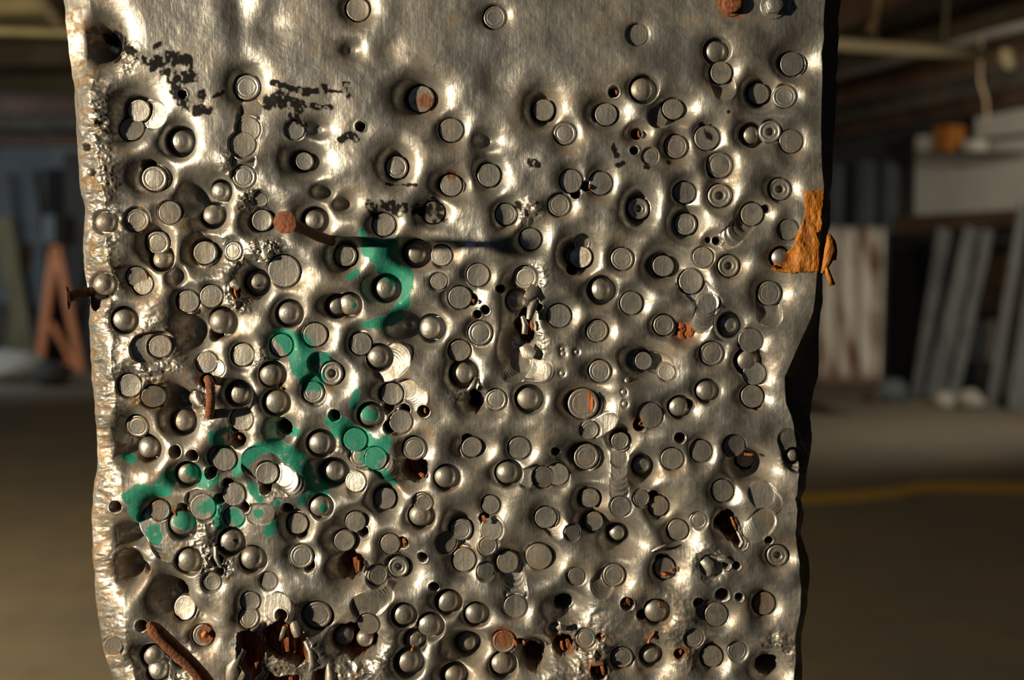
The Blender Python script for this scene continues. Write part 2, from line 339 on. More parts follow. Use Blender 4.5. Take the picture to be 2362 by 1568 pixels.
for k, v in sorted(feats, key=lambda f: order[f[0]]):
    if k == 'A':
        x, y, r, dx, dy, n = v
        for i in range(int(n), -1, -1):
            xx, yy = x+dx*i, y+dy*i; pl = plane_at(xx, yy, r*.8, 0.9)
            L = math.hypot(dx, dy)
            pl = (pl[0]+0.07*dx/L, pl[1]+0.07*dy/L, pl[2]); disc_cut(xx, yy, r, pl, -2.2-0.25*(n-i))
    elif k in 'FC':
        x, y = comp(v[0], v[1], v[4]); r = v[2]
        pl = plane_at(x, y, r)
        lip(x, y, r, 1.2); u = lift(v[4]); pl = (pl[0], pl[1], pl[2]+u)
        # an earlier, slightly offset strike under the clean one
        a = rng.uniform(0, 2*math.pi); o = rng.uniform(2, 7)
        disc_cut(x+o*math.cos(a), y+o*math.sin(a), r, pl, -1.2)
        disc_cut(x, y, r+1.4, pl, -3.4-u)
        heads.append((k, x, y, r, pl, v[4]))
    elif k == 'D':
        x, y = comp(v[0], v[1], v[4]); r = v[2]
        pl = plane_at(x, y, r, 0.25)
        gr = 1.30 if v[4] > 16 else 1.2; u = lift(v[4])*0.7; pl = (pl[0], pl[1], pl[2]+u)
        if r > 12:
            a = math.radians(10)
            disc_cut(x+r*0.17, y+1, r*gr, pl, -13.0-u, 2.4)
        heads.append((k, x, y, r, pl, v[4]))
wood = np.zeros((RH, RW), np.float32)
edge_n = fbm(9, 2, 51)
for k, v in feats:
    if k == 'H' or k == 'C':
        x, y, r = v[:3]
        if k == 'C': x, y = comp(x, y, v[4]); r = 8.5
        else: x, y = comp(x, y, 6)
        w = win(x, y, r+5); d = np.hypot(gx[w]-x, gy[w]-y)+edge_n[w]*(0.6 if r < 17 else 4.5)
        if r < 17: lip(x, y, r, 1.5, 3)
        t = sst(r+1.0, r-1.6, d)
        dep = 62 if r < 17 else 85
        h[w] = h[w]*(1-t)+(np.minimum(h[w], -4)-dep)*t
        wood[w] = np.maximum(wood[w], sst(r+0.4, r-1.6, d))
# torn area low down where the timber shows
def poly_mask(pts):
    m = np.zeros((RH, RW), bool); j = len(pts)-1
    for i in range(len(pts)):
        (xi, yi), (xj, yj) = pts[i], pts[j]
        c = ((yi > gy) != (yj > gy)) & (gx < (xj-xi)*(gy-yi)/((yj-yi) or 1e-6)+xi)
        m ^= c; j = i
    return m
jx = gx.copy(); jy = gy.copy()
gx_s, gy_s = gx, gy
gx = gx+5*fbm(18, 3, 61); gy = gy+5*fbm(18, 3, 62)
TEARS = [[(604, 1458), (622, 1440), (652, 1428), (668, 1444), (697, 1462), (716, 1490), (712, 1520), (690, 1535), (668, 1520), (640, 1512), (617, 1500), (606, 1480)],
         [(548, 1462), (575, 1452), (600, 1466), (612, 1500), (596, 1548), (566, 1552), (548, 1520)],
         [(570, 1640), (576, 1548), (608, 1534), (640, 1560), (690, 1556), (700, 1640)],
         [(776, 1456), (812, 1440), (856, 1452), (872, 1480), (850, 1516), (812, 1530), (786, 1508)],
         [(724, 1545), (756, 1540), (762, 1640), (716, 1640)],
         [(1080, 862), (1098, 896), (1110, 940), (1096, 960), (1084, 925)]]
tear = np.zeros((RH, RW), bool)
for t in TEARS: tear |= poly_mask(t)
gx, gy = gx_s, gy_s
h[tear] = np.minimum(h[tear], -8)-40
wood[tear] = 1
# strip of teeth on the left corner: crumpled foil
left_strip = sst(300, 215, gx)
h += left_strip*sst(60, 330, gy)*((crumL-0.6)*15+(crum-0.6)*3)

# ---- masks
teal = np.zeros((RH, RW), np.float32); ink = teal.copy(); dirt = teal.copy()
def seg_dist(w, a, b):
    X, Y = gx[w], gy[w]; ax, ay = a; bx, by = b; L = max((bx-ax)**2+(by-ay)**2, 1e-6)
    t = np.clip(((X-ax)*(bx-ax)+(Y-ay)*(by-ay))/L, 0, 1)
    return np.hypot(X-ax-t*(bx-ax), Y-ay-t*(by-ay)), t
def stroke(m, pts, n, amp=0.5, soft_e=0.12, keep=1.0):
    if len(pts) == 1: pts = [pts[0], pts[0]]
    for (x, y, r), (x2, y2, r2) in zip(pts, pts[1:]):
        cx, cy = (x+x2)/2, (y+y2)/2; R = math.hypot(x2-x, y2-y)/2+max(r, r2)*1.6
        w = win(cx, cy, R); d, t = seg_dist(w, (x, y), (x2, y2)); q = d/(r+(r2-r)*t)+amp*n[w]
        m[w] = np.maximum(m[w], keep*sst(1+soft_e, 1-soft_e, q))
pn = fbm(22, 5, 71); pn2 = fbm(10, 3, 72); pn3 = fbm(34, 3, 73)
T = [[(835, 530, 7), (838, 552, 12)], [(850, 568, 24), (892, 575, 26), (880, 596, 30), (902, 622, 26), (930, 632, 22), (936, 662, 14), (931, 700, 14), (912, 730, 16)],
     [(905, 735, 14), (872, 745, 13), (835, 750, 7)], [(805, 640, 9), (820, 628, 7)], [(636, 770, 14), (672, 784, 24), (690, 800, 26), (688, 830, 24), (694, 855, 22), (712, 880, 24)],
     [(712, 825, 18), (745, 828, 14)], [(730, 890, 14), (738, 872, 9)], [(823, 905, 7), (816, 925, 10), (812, 940, 7)], [(762, 972, 18), (795, 985, 18), (770, 1000, 12)],
     [(800, 1008, 24), (838, 1018, 28), (872, 1040, 24), (890, 1020, 18)], [(840, 1060, 16), (880, 1095, 13), (905, 1118, 9)], [(492, 1005, 13), (500, 1030, 14)], [(505, 1000, 8), (520, 990, 7)],
     [(545, 1092, 12), (562, 1065, 15), (588, 1040, 16), (622, 1030, 16), (660, 1048, 20), (690, 1072, 20), (706, 1100, 14), (716, 1125, 10)], [(718, 1128, 12), (745, 1140, 10), (735, 1112, 9)],
     [(298, 1150, 18), (335, 1136, 22), (372, 1128, 22), (388, 1110, 16), (380, 1098, 9)], [(306, 1176, 14), (312, 1205, 10)], [(270, 1060, 7), (296, 1070, 7)], [(345, 1232, 16), (356, 1248, 13)],
     [(440, 1085, 14), (462, 1110, 16)], [(470, 1170, 18), (492, 1160, 16), (500, 1190, 14), (506, 1215, 13)], [(535, 1190, 14), (548, 1205, 12)], [(575, 1125, 10), (600, 1150, 9)],
     [(620, 1225, 14), (632, 1212, 9)], [(595, 1185, 11)], [(698, 1150, 10), (690, 1162, 8)], [(660, 795, 20), (672, 785, 12)], [(845, 955, 14), (860, 962, 12)], [(408, 1208, 16), (430, 1212, 14)],
     [(432, 1092, 10)], [(742, 1175, 10)], [(812, 705, 7)], [(815, 1008, 20)], [(650, 985, 10), (668, 998, 12), (690, 1000, 8)], [(640, 1160, 9)], [(480, 1120, 10), (500, 1105, 8)]]
for p in T: stroke(teal, p, pn+0.35*pn2, 0.5)
teal *= 1-0.7*sst(0.45, 0.6, pn2)
IK = [[(222, 75, 14), (250, 72, 20), (268, 100, 16)], [(285, 108, 10), (330, 140, 10), (352, 145, 8)], [(312, 118, 6), (330, 140, 5)], [(350, 158, 8), (372, 138, 14), (412, 135, 18), (440, 142, 12)],
      [(378, 165, 14), (410, 180, 18), (452, 180, 10)], [(440, 145, 10), (436, 172, 12)], [(360, 108, 7), (370, 102, 5)], [(405, 205, 14), (425, 235, 16), (448, 255, 14), (478, 255, 10)], [(465, 220, 12)],
      [(495, 222, 5), (512, 212, 6)], [(620, 235, 16), (650, 228, 22), (690, 245, 16)], [(630, 190, 7), (700, 212, 9), (730, 210, 9)], [(748, 200, 9), (752, 212, 8)], [(798, 195, 9), (806, 220, 8)],
      [(700, 243, 8), (762, 247, 8)], [(670, 262, 8), (690, 280, 12)], [(760, 210, 6), (790, 212, 4)], [(785, 322, 10), (808, 312, 9), (825, 322, 8)], [(833, 293, 12)], [(850, 470, 10), (900, 478, 18), (940, 478, 12)],
      [(860, 490, 14), (880, 500, 10)], [(960, 486, 12), (1000, 478, 22), (1008, 498, 18)], [(890, 424, 5), (960, 426, 5)], [(1195, 470, 10), (1215, 490, 9)], [(1240, 468, 8)], [(1415, 330, 5), (1420, 358, 9)],
      [(1428, 380, 10), (1436, 376, 8)], [(1622, 284, 6)], [(1643, 286, 6)], [(1635, 310, 12), (1645, 316, 9)], [(1225, 375, 10), (1240, 382, 8)], [(1490, 385, 8)], [(1545, 375, 6)], [(1680, 258, 5)], [(540, 1250, 6)]]
for p in IK: stroke(ink, p, pn2+0.5*pn3, 0.8, 0.25, 1.0)
ink *= 1-0.6*sst(0.25, 0.4, fbm(9, 2, 88, 14))
# rusty discs and dirt gathered under dents
RU = [(975, 229, 26, 1.0), (1041, 404, 14, .9), (1163, 1478, 30, 1.3), (1763, 1391, 32, .55), (1245, 1300, 32, .5), (1345, 930, 38, .45), (1583, 765, 34, .6), (1691, 10, 40, .7), (1301, 1492, 34, .8), (829, 30, 34, .35),
      (1381, 1545, 32, .8), (1470, 979, 24, .6), (520, 1400, 30, .3), (1727, 1072, 34, .5), (657, 1500, 90, .4), (1515, 1150, 30, .5), (1570, 1505, 22, .8), (470, 1464, 26, 1.0)]
for x, y, R, a in RU:
    w = win(x, y, R*1.3); d = np.hypot(gx[w]-x, gy[w]-y)/R
    dirt[w] = np.maximum(dirt[w], a*sst(1.2, 0.55, d+0.5*pn[w]))
rustm = np.zeros((RH, RW), np.float32)
for x, y, R, a in RU:
    if a >= 0.55:
        w = win(x, y, R*1.3); d = np.hypot(gx[w]-x, gy[w]-y)/R
        rustm[w] = np.maximum(rustm[w], min(a, 1)*0.8*sst(1.0, 0.6, d+0.6*pn[w]))
for k, v in feats:
    if k in 'FDCB' and len(v) > 4 and v[4] > 7:
        x, y, r, R, dep = v; a = rng.uniform(0.25, 0.85)
        if rng.uniform() < 0.25: continue
        w = win(x, y, R*1.5); X, Y = gx[w]-x-rng.uniform(-8, 8), gy[w]-y
        d = np.hypot(X, Y); ringm = np.exp(-((d-R*0.86)/(R*0.26))**2)*sst(-R*0.5, R*0.9, Y+12*pn[w])
        dirt[w] = np.maximum(dirt[w], a*ringm*sst(-0.6, 0.5, pn[w]+0.4*pn2[w]))
lap = soft-0.25*(np.roll(soft, 7, 0)+np.roll(soft, -7, 0)+np.roll(soft, 7, 1)+np.roll(soft, -7, 1))
dirt = np.maximum(dirt, sst(0.4, -2.6, lap)*0.30*sst(-0.4, 0.5, pn3))
dirt = np.maximum(dirt, np.maximum(rough_zone, 0.8*sst(1340, 1430, gy+30*pn3))*sst(0.05, 0.45, fbm(14, 3, 91))*0.8)
dirt = np.maximum(dirt, left_strip*sst(0.0, 0.4, fbm(18, 3, 92))*0.95)
dirt = np.maximum(dirt, sst(0.2, 0.7, fbm(60, 4, 93))*0.5)
dirt = np.clip(dirt, 0, 1)

def samp(m, x, y):
    a = np.clip(np.asarray(x)-X0, 0, RW-1.01); b = np.clip(np.asarray(y)-Y0, 0, RH-1.01)
    ai = a.astype(int); bi = b.astype(int); af = a-ai; bf = b-bi
    return (m[bi, ai]*(1-af)+m[bi, ai+1]*af)*(1-bf)+(m[bi+1, ai]*(1-af)+m[bi+1, ai+1]*af)*bf
def set_mask(me, px, py, wd=None):
    a = me.attributes.new('mask', 'FLOAT_COLOR', 'POINT')
    c = np.stack([samp(teal, px, py), samp(ink, px, py), samp(dirt, px, py), samp(rustm, px, py) if wd is None else wd], -1).astype(np.float32)
    a.data.foreach_set('color', c.ravel())

# ------------------------------------------------------------------ the post
def interp(tab, y): return np.interp(y, [t[0] for t in tab], [t[1] for t in tab])
SIL_L = [(-60, 141), (0, 147), (100, 156), (200, 171), (300, 176), (400, 183), (450, 187), (480, 197), (560, 190), (620, 194), (690, 207), (760, 206), (850, 210), (930, 219), (1000, 222), (1060, 226),
         (1120, 216), (1200, 211), (1280, 213), (1330, 219), (1400, 222), (1440, 228), (1500, 240), (1568, 262), (1630, 272)]
COR_L = [(-60, 200), (0, 205), (120, 214), (220, 212), (300, 222), (420, 236), (600, 255), (800, 258), (900, 262), (1000, 268), (1100, 276), (1200, 290), (1300, 288), (1400, 286), (1500, 292), (1630, 320)]
SIL_R = [(-60, 1937), (0, 1937), (150, 1932), (250, 1927), (350, 1921), (430, 1916), (520, 1912), (600, 1903), (640, 1895), (700, 1897), (760, 1889), (830, 1888), (870, 1885), (900, 1878), (960, 1868), (1000, 1872),
         (1060, 1866), (1110, 1859), (1130, 1855), (1150, 1846), (1185, 1854), (1230, 1846), (1280, 1864), (1340, 1867), (1400, 1862), (1460, 1850), (1568, 1848), (1630, 1850)]
COR_R = [(-60, 1904), (0, 1904), (150, 1900), (300, 1897), (430, 1900), (600, 1888), (660, 1884), (720, 1876), (780, 1850), (820, 1832), (870, 1812), (930, 1816), (980, 1832), (1060, 1850), (1110, 1842), (1180, 1838),
         (1240, 1836), (1300, 1846), (1360, 1850), (1450, 1842), (1568, 1834), (1630, 1836)]
STEP = 1.8
ys = np.arange(-56, 1626, STEP); NR = len(ys)
rn = np.random.default_rng(5)
def jag(a, seed, n=9):
    r = np.random.default_rng(seed).uniform(-1, 1, int(len(ys)*STEP/n)+4)
    return a*np.interp(ys/n, np.arange(len(r))-60/n, r)
xl = interp(SIL_L, ys)+jag(1.6, 1, 26)+jag(0.7, 2, 10); cl = interp(COR_L, ys)+jag(4, 3, 40)
xr = interp(SIL_R, ys)+jag(2.4, 4, 34)+jag(0.7, 6, 11); cr = np.minimum(interp(COR_R, ys)+jag(2, 7, 30), xr-12)
NC = int((1850-215)/STEP); NL, NRc, NS = 40, 16, 6
DEPTH = 0.27
cols = []     # (px array, py array, Y array)
hx, hy, hz = [], [], []
dl, dr = 58*S, 95*S
# left side going back
for i in range(NS):
    f = 1-i/NS; cols.append(('L', f))
for i in range(NL): cols.append(('CL', i/NL))
for i in range(NC+1): cols.append(('F', i/NC))
for i in range(1, NRc+1): cols.append(('CR', i/NRc))
for i in range(1, NS+1): cols.append(('R', i/NS))
NCOL = len(cols)
V = np.zeros((NR, NCOL, 3)); PX = np.zeros((NR, NCOL)); 
pls = P(xl, ys, dl); prs = P(xr, ys, dr)
for j, (k, f) in enumerate(cols):
    if k == 'F':
        px = cl+(cr-cl)*f; hh = samp(h, px, ys)
        V[:, j] = P(px, ys, 0.0); V[:, j, 1] -= hh*S; PX[:, j] = px
    elif k == 'CL':
        px = xl+(cl-xl)*f; back = dl*(1-math.sin(f*math.pi/2)) if f > 0 else dl
        hh = samp(h, px, ys)*(0.5+0.5*f)
        back = dl*(1-f)**1.35
        V[:, j] = P(px, ys, back); V[:, j, 1] -= hh*S*f**.3; V[:, j, 0] -= hh*S*0.5*math.sin(math.pi*min(f*1.6, 1)); PX[:, j] = px
    elif k == 'CR':
        px = cr+(xr-cr)*f; back = dr*f**0.85
        hh = samp(h, px, ys)*(1-f)
        V[:, j] = P(px, ys, back); V[:, j, 1] -= hh*S; PX[:, j] = px
    elif k == 'L':
        V[:, j] = pls; V[:, j, 1] = dl+(DEPTH-dl)*f; PX[:, j] = xl; V[:, j, 0] += 0.0015*np.sin(ys*.05+f*9)
    else:
        V[:, j] = prs; V[:, j, 1] = dr+(DEPTH-dr)*f; PX[:, j] = xr; V[:, j, 0] -= 0.0015*np.sin(ys*.04+f*9)
PY = np.repeat(ys[:, None], NCOL, 1)
# rows carrying the post on up to the ceiling and down to the floor
def ext(row, zs):
    out = []
    for z in zs:
        r = row.copy(); r[:, 2] = z; 
        out.append(r)
    return np.array(out)
CEIL = 3.45
zt = V[0, :, 2].max(); zb = V[-1, :, 2].min()
def smooth_row(r):
    q = r.copy(); kk = 41; pad = np.pad(q[:, 1], kk//2, 'edge'); q[:, 1] = np.convolve(pad, np.ones(kk)/kk, 'valid'); return q
top = ext(smooth_row(V[0]), np.linspace(CEIL, zt+0.01, 8)); bot = ext(smooth_row(V[-1]), np.linspace(zb-0.01, 0.0, 8))
V = np.concatenate([top, V, bot], 0)
PX = np.concatenate([np.repeat(PX[:1], 8, 0), PX, np.repeat(PX[-1:], 8, 0)], 0)
PY = np.concatenate([np.full((8, NCOL), -66.), PY, np.full((8, NCOL), 1636.)], 0)
NR2 = V.shape[0]

def grid_mesh(name, V, mat):
    nr, nc = V.shape[:2]; me = bpy.data.meshes.new(name)
    idx = np.arange(nr*nc).reshape(nr, nc)
    q = np.stack([idx[:-1, :-1], idx[1:, :-1], idx[1:, 1:], idx[:-1, 1:]], -1).reshape(-1, 4)
    me.vertices.add(nr*nc); me.vertices.foreach_set('co', V.astype(np.float32).ravel())
    me.loops.add(q.size); me.loops.foreach_set('vertex_index', q.astype(np.int32).ravel())
    me.polygons.add(len(q)); me.polygons.foreach_set('loop_start', (np.arange(len(q))*4).astype(np.int32))
    me.update(calc_edges=True); me.shade_smooth(); me.materials.append(mat); return me

post = empty('metal_clad_post', (0, 0, 0), 'square post clad in pockmarked aluminium sheet, covered in round hammered dents', 'post')
me = grid_mesh('metal_sheet', V, M_SHEET)
wflat = samp(np.maximum(wood, rustm), PX, PY); wflat[:8] = 0; wflat[-8:] = 0
set_mask(me, PX.ravel(), PY.ravel(), wflat.ravel())
sheet = bpy.data.objects.new('metal_sheet', me); col.objects.link(sheet); sheet.parent = post

# timber core (shows where the skin is torn from the back and at the right edge)
def box_verts(x0, x1, y0, y1, z0, z1):
    return [(x, y, z) for z in (z0, z1) for x, y in ((x0, y0), (x1, y0), (x1, y1), (x0, y1))]
BF = [(0, 3, 2, 1), (4, 5, 6, 7), (0, 1, 5, 4), (1, 2, 6, 5), (2, 3, 7, 6), (3, 0, 4, 7)]
core = mesh_obj('timber_core', box_verts(-0.150, 0.112, 0.030, DEPTH+0.004, 0.0, CEIL), BF, M_CORE, post, False)

# ---- heads of the strikes as sub-parts of the sheet
def face_pt(x, y, z): 
    p = P(x, y, 0.0); p = np.array(p); p[..., 1] -= np.asarray(z)*S; return p
def lathe(kind, x, y, r, pl, prof, seg, name, squash=1.0, ang=0.0):
    th = np.arange(seg)*2*math.pi/seg; vx = [x]; vy = [y]; vz = [pl[2]+prof[0][1]]
    for rho, zz in prof[1:]:
        a = rho*r*np.cos(th); b = rho*r*np.sin(th)*squash
        X = a*math.cos(ang)-b*math.sin(ang); Yv = a*math.sin(ang)+b*math.cos(ang)
        vx += list(x+X); vy += list(y+Yv); vz += list(pl[0]*X+pl[1]*Yv+pl[2]+zz)
    vx, vy, vz = map(np.array, (vx, vy, vz))
    v = face_pt(vx, vy, vz); c = face_pt(x, y, pl[2])
    n = len(prof)-1
    f = [(0, 1+(i+1) % seg, 1+i) for i in range(seg)]
    for k in range(n-1):
        a0 = 1+k*seg; b0 = a0+seg
        f += [(a0+i, a0+(i+1) % seg, b0+(i+1) % seg, b0+i) for i in range(seg)]
    o = mesh_obj(name, v, f, M_SHEET, sheet, True, loc=c)
    set_mask(o.data, vx, vy)
    return o
for k, x, y, r, pl, dp in heads:
    sq = rng.uniform(0.94, 1.0); ang = rng.uniform(0, math.pi)
    if k == 'F':
        u = rng.uniform()
        conc = rng.uniform(-1.6, 1.2)
        if u < 0.35: prof = [(0, conc), (.35, conc*.8), (.62, conc*.3), (.70, .1), (.74, -.9), (.78, .2), (.90, .5), (.97, .1), (1.0, -1.0), (1.03, -5-lift(dp))]
        else: prof = [(0, conc), (.4, conc*.8), (.75, conc*.3), (.86, 0), (.94, .5), (.985, 0), (1.0, -1.2), (1.03, -5-lift(dp))]
        lathe(k, x, y, r, pl, [(a, b-1.2) for a, b in prof], 36, 'flat_dent', sq, ang)
    elif k == 'C':
        prof = [(.33, -14), (.33, -14), (.34, -5), (.38, -.4), (.44, .5), (.6, -.6), (.74, -.6), (.80, .9), (.88, .9), (.97, 0), (1.0, -1.5), (1.03, -5-lift(dp))]
        # open centre
        seg = 36; o = lathe(k, x, y, r, pl, [(0, -20)]+prof[1:], seg, 'ringed_dent', sq, ang)
        bm_faces = [f for f in o.data.polygons]
    else:
        k_h = rng.uniform(0.6, 0.8)*r; s0 = -10.0 if r > 12 else -1.0
        fl = rng.uniform(0, 0.3) if r > 12 else 0
        rho = np.array([0, .12, .25, .38, .5, .62, .73, .83, .91, .965, .995, 1.0])
        z = k_h*(np.sqrt(np.clip(1-rho**2*0.985, 0, 1)))
        zc = k_h*math.sqrt(1-.25**2) if fl > .15 else 1e9
        z = np.minimum(z, zc+0.2*(z-zc)) if fl > .15 else z
        prof = [(a, b+s0) for a, b in zip(rho, z)]
        if fl > .15: prof[2] = (prof[2][0], prof[2][1]-.7)
        prof += [(1.0, s0-6-lift(dp))]
        lathe(k, x, y, r, pl, prof, 32, 'domed_dent', sq, ang)

# ---- torn flaps and chips of wood in the openings (sub-parts / parts)
def ribbon(name, pts, widths, mat, parent, thick=1.6, bend=None, label=None, n=4):
    """bent strip of metal or wood: pts px,py,height; widths px; cross direction in the face plane"""
    pts = np.array(pts, float); m = len(pts)
    t = np.gradient(pts, axis=0); nn = np.stack([-t[:, 1], t[:, 0]], 1); nn /= np.linalg.norm(nn, axis=1)[:, None]+1e-9
    vs = []
    for i in range(m):
        for side in (0, 1):
            for j in range(n+1):
                s = (j/n-0.5)*widths[i]; jit = random.uniform(-.6, .6)
                cv = (bend or 0)*(1-(2*j/n-1)**2)
                vs.append((pts[i, 0]+nn[i, 0]*s+jit, pts[i, 1]+nn[i, 1]*s+jit, pts[i, 2]+cv+jit-side*thick))
    vs = np.array(vs); v = face_pt(vs[:, 0], vs[:, 1], vs[:, 2]); K = 2*(n+1); f = []
    for i in range(m-1):
        a = i*K; b = a+K
        for j in range(n):
            f.append((a+j, a+j+1, b+j+1, b+j)); f.append((a+n+1+j+1, a+n+1+j, b+n+1+j, b+n+1+j+1))
        f.append((a, b, b+n+1, a+n+1)); f.append((a+n, a+2*n+1, b+2*n+1, b+n))
    f.append(tuple(range(0, n+1))+tuple(range(2*n+1, n, -1))); e = (m-1)*K
    f.append(tuple(e+q for q in range(n, -1, -1))+tuple(e+q for q in range(n+1, 2*n+2)))
    o = mesh_obj(name, v, f, mat, parent, True, loc=face_pt(*pts[0]))
    try: o.data.set_sharp_from_angle(angle=math.radians(45))
    except Exception: pass
    if mat is M_SHEET: set_mask(o.data, vs[:, 0], vs[:, 1])
    if label: o['label'] = label
    return o
flaps = [([(672, 1428, -8), (678, 1440, 2), (684, 1452, 8), (688, 1466, 6)], [14, 20, 22, 18], 5), ([(1238, 662, -4), (1228, 676, 6), (1216, 690, 8)], [30, 34, 20], 4),
         ([(1236, 690, -10), (1226, 712, 0), (1220, 736, 4)], [16, 20, 12], 6), ([(1206, 798, -14), (1216, 812, -6), (1232, 820, -2)], [20, 34, 22], 4),
         ([(1205, 730, -26), (1212, 750, -18), (1210, 772, -24)], [10, 16, 12], 5), ([(1622, 1290, -6), (1634, 1302, 3), (1640, 1318, 2), (1634, 1330, -4)], [20, 26, 22, 8], 5),
         ([(1655, 1290, -2), (1672, 1288, 6), (1690, 1298, 2)], [10, 14, 10], 4), ([(448, 902, -14), (452, 918, -4), (462, 934, -4)], [14, 20, 16], 5),
         ([(596, 566, -4), (610, 578, 4), (616, 596, 2)], [16, 24, 16], 3), ([(1504, 1272, -3), (1520, 1262, 5), (1536, 1256, 2)], [5, 7, 2], 2), ([(655, 1448, -10), (650, 1466, -2), (644, 1480, -8)], [10, 10, 6], 2),
         ([(560, 1500, -12), (548, 1520, 0), (538, 1540, 4), (534, 1570, -2)], [14, 24, 30, 30], 6), ([(604, 1530, -14), (612, 1550, -2), (596, 1572, 2)], [10, 18, 24], 6),
         ([(756, 1530, -10), (762, 1552, 0), (764, 1580, 2)], [10, 24, 30], 7), ([(702, 1480, -12), (716, 1500, 0), (722, 1530, 2), (708, 1560, -4)], [14, 18, 22, 18], 7),
         ([(495, 1262, -8), (498, 1285, 0), (508, 1310, -4)], [10, 12, 8], 3), ([(534, 648, -3), (540, 656, 4), (552, 664, 1)], [14, 18, 12], 3), ([(1702, 1226, -6), (1712, 1248, 2), (1706, 1262, -2)], [6, 9, 5], 3),
         ([(1100, 872, -6), (1092, 888, 2), (1080, 900, 0)], [10, 14, 6], 2), ([(1360, 1538, -8), (1372, 1530, 2), (1392, 1530, 0)], [8, 12, 8], 3), ([(1285, 1452, -6), (1294, 1446, 4), (1306, 1448, 0)], [10, 16, 12], 4)]
for pts, wd_, b in flaps:
    ribbon('torn_flap', pts, wd_, M_SHEET, sheet, 1.6, b)
chips = [((622, 1468), (634, 1512), 16, -22), ((640, 1452), (646, 1520), 15, -16), ((656, 1444), (660, 1506), 13, -10), ((672, 1466), (676, 1512), 8, -20), ((704, 1484), (708, 1526), 14, -8), ((588, 1532), (598, 1560), 12, -10),
         ((664, 1525), (672, 1545), 9, -4), ((655, 1530), (652, 1540), 6, -6), ((668, 1560), (672, 1590), 10, -6), ((1226, 740), (1229, 762), 8, -6), ((1360, 905), (1364, 955), 11, -8), ((1366, 912), (1368, 946), 7, -4),
         ((815, 1290), (822, 1325), 12, -16), ((826, 1296), (826, 1320), 7, -10), ((966, 1094), (978, 1104), 10, -14), ((929, 1246), (932, 1264), 9, -12), ((1308, 1478), (1318, 1506), 11, -8), ((1296, 1484), (1300, 1504), 8, -14),
         ((1114, 1190), (1120, 1208), 9, 0), ((1388, 1536), (1394, 1560), 9, -6), ((1376, 1542), (1378, 1558), 6, -12), ((1446, 1380), (1454, 1398), 9, -6), ((1440, 1388), (1444, 1402), 6, -10), ((1520, 1392), (1524, 1404), 6, -4),
         ((1527, 1326), (1546, 1330), 8, -12), ((1548, 1322), (1560, 1312), 7, -8), ((1567, 1498), (1572, 1512), 8, -8), ((1388, 1464), (1396, 1470), 9, 0), ((1612, 1378), (1616, 1392), 6, -8), ((979, 942), (981, 954), 5, -6),
         ((403, 1170), (405, 1190), 9, 0), ((1091, 690), (1094, 700), 7, -8), ((1183, 1476), (1192, 1492), 7, -4), ((1207, 1480), (1212, 1490), 5, -6), ((1495, 1484), (1510, 1456), 4, 2), ((540, 662), (546, 688), 7, -6),
         ((545, 1008), (552, 1016), 6, -16), ((648, 892), (650, 900), 6, -6), ((465, 1460), (478, 1470), 18, -4), ((1474, 972), (1484, 984), 8, -14), ((1421, 206), (1423, 216), 5, -8), ((1475, 300), (1477, 316), 6, -10), ((1360, 424), (1361, 436), 6, -8),
         ((1722, 1052), (1744, 1052), 7, -22), ((1690, 1196), (1702, 1226), 7, -14), ((955, 1490), (948, 1504), 6, -4)]
for (x, y), (x2, y2), wdt, z in chips:
    mx, my = (x+x2)/2+random.uniform(-2, 2), (y+y2)/2
    ribbon('wood_splinter', [(x, y, z-3), (mx, my, z+2), (x2, y2, z-2)], [wdt*.7, wdt, wdt*.55], M_WOOD, post, 5, 1.5, None, 3)

# ------------------------------------------------------------------ nails, bolts
def sweep(pts, rad, seg=14, cap=True, jit=0.0):
    pts = [Vector(p) for p in pts]; vs = []; f = []
    up = Vector((0.13, 0.31, 0.94)).normalized()
    for i, p in enumerate(pts):
        t = (pts[min(i+1, len(pts)-1)]-pts[max(i-1, 0)]).normalized()
        a = t.cross(up).normalized(); b = t.cross(a); r = rad[i] if hasattr(rad, '__len__') else rad
        for k in range(seg):
            th = 2*math.pi*k/seg; rr = r*(1+random.uniform(-jit, jit)); vs.append(p+(a*math.cos(th)+b*math.sin(th))*rr)
    for i in range(len(pts)-1):
        for k in range(seg):
            f.append((i*seg+k, i*seg+(k+1) % seg, (i+1)*seg+(k+1) % seg, (i+1)*seg+k))
    if cap: f.append(tuple(range(seg-1, -1, -1))); f.append(tuple(range((len(pts)-1)*seg, len(pts)*seg)))
    return [tuple(v) for v in vs], f
def curve_pts(pts, n=6):
    pts = [np.array(p, float) for p in pts]; out = []
    for i in range(len(pts)-1):
        p0 = pts[max(i-1, 0)]; p1, p2 = pts[i], pts[i+1]; p3 = pts[min(i+2, len(pts)-1)]
        for k in range(n):
            t = k/n; out.append(.5*((2*p1)+(-p0+p2)*t+(2*p0-5*p1+4*p2-p3)*t*t+(-p0+3*p1-3*p2+p3)*t**3))
    out.append(pts[-1]); return [tuple(p) for p in out]
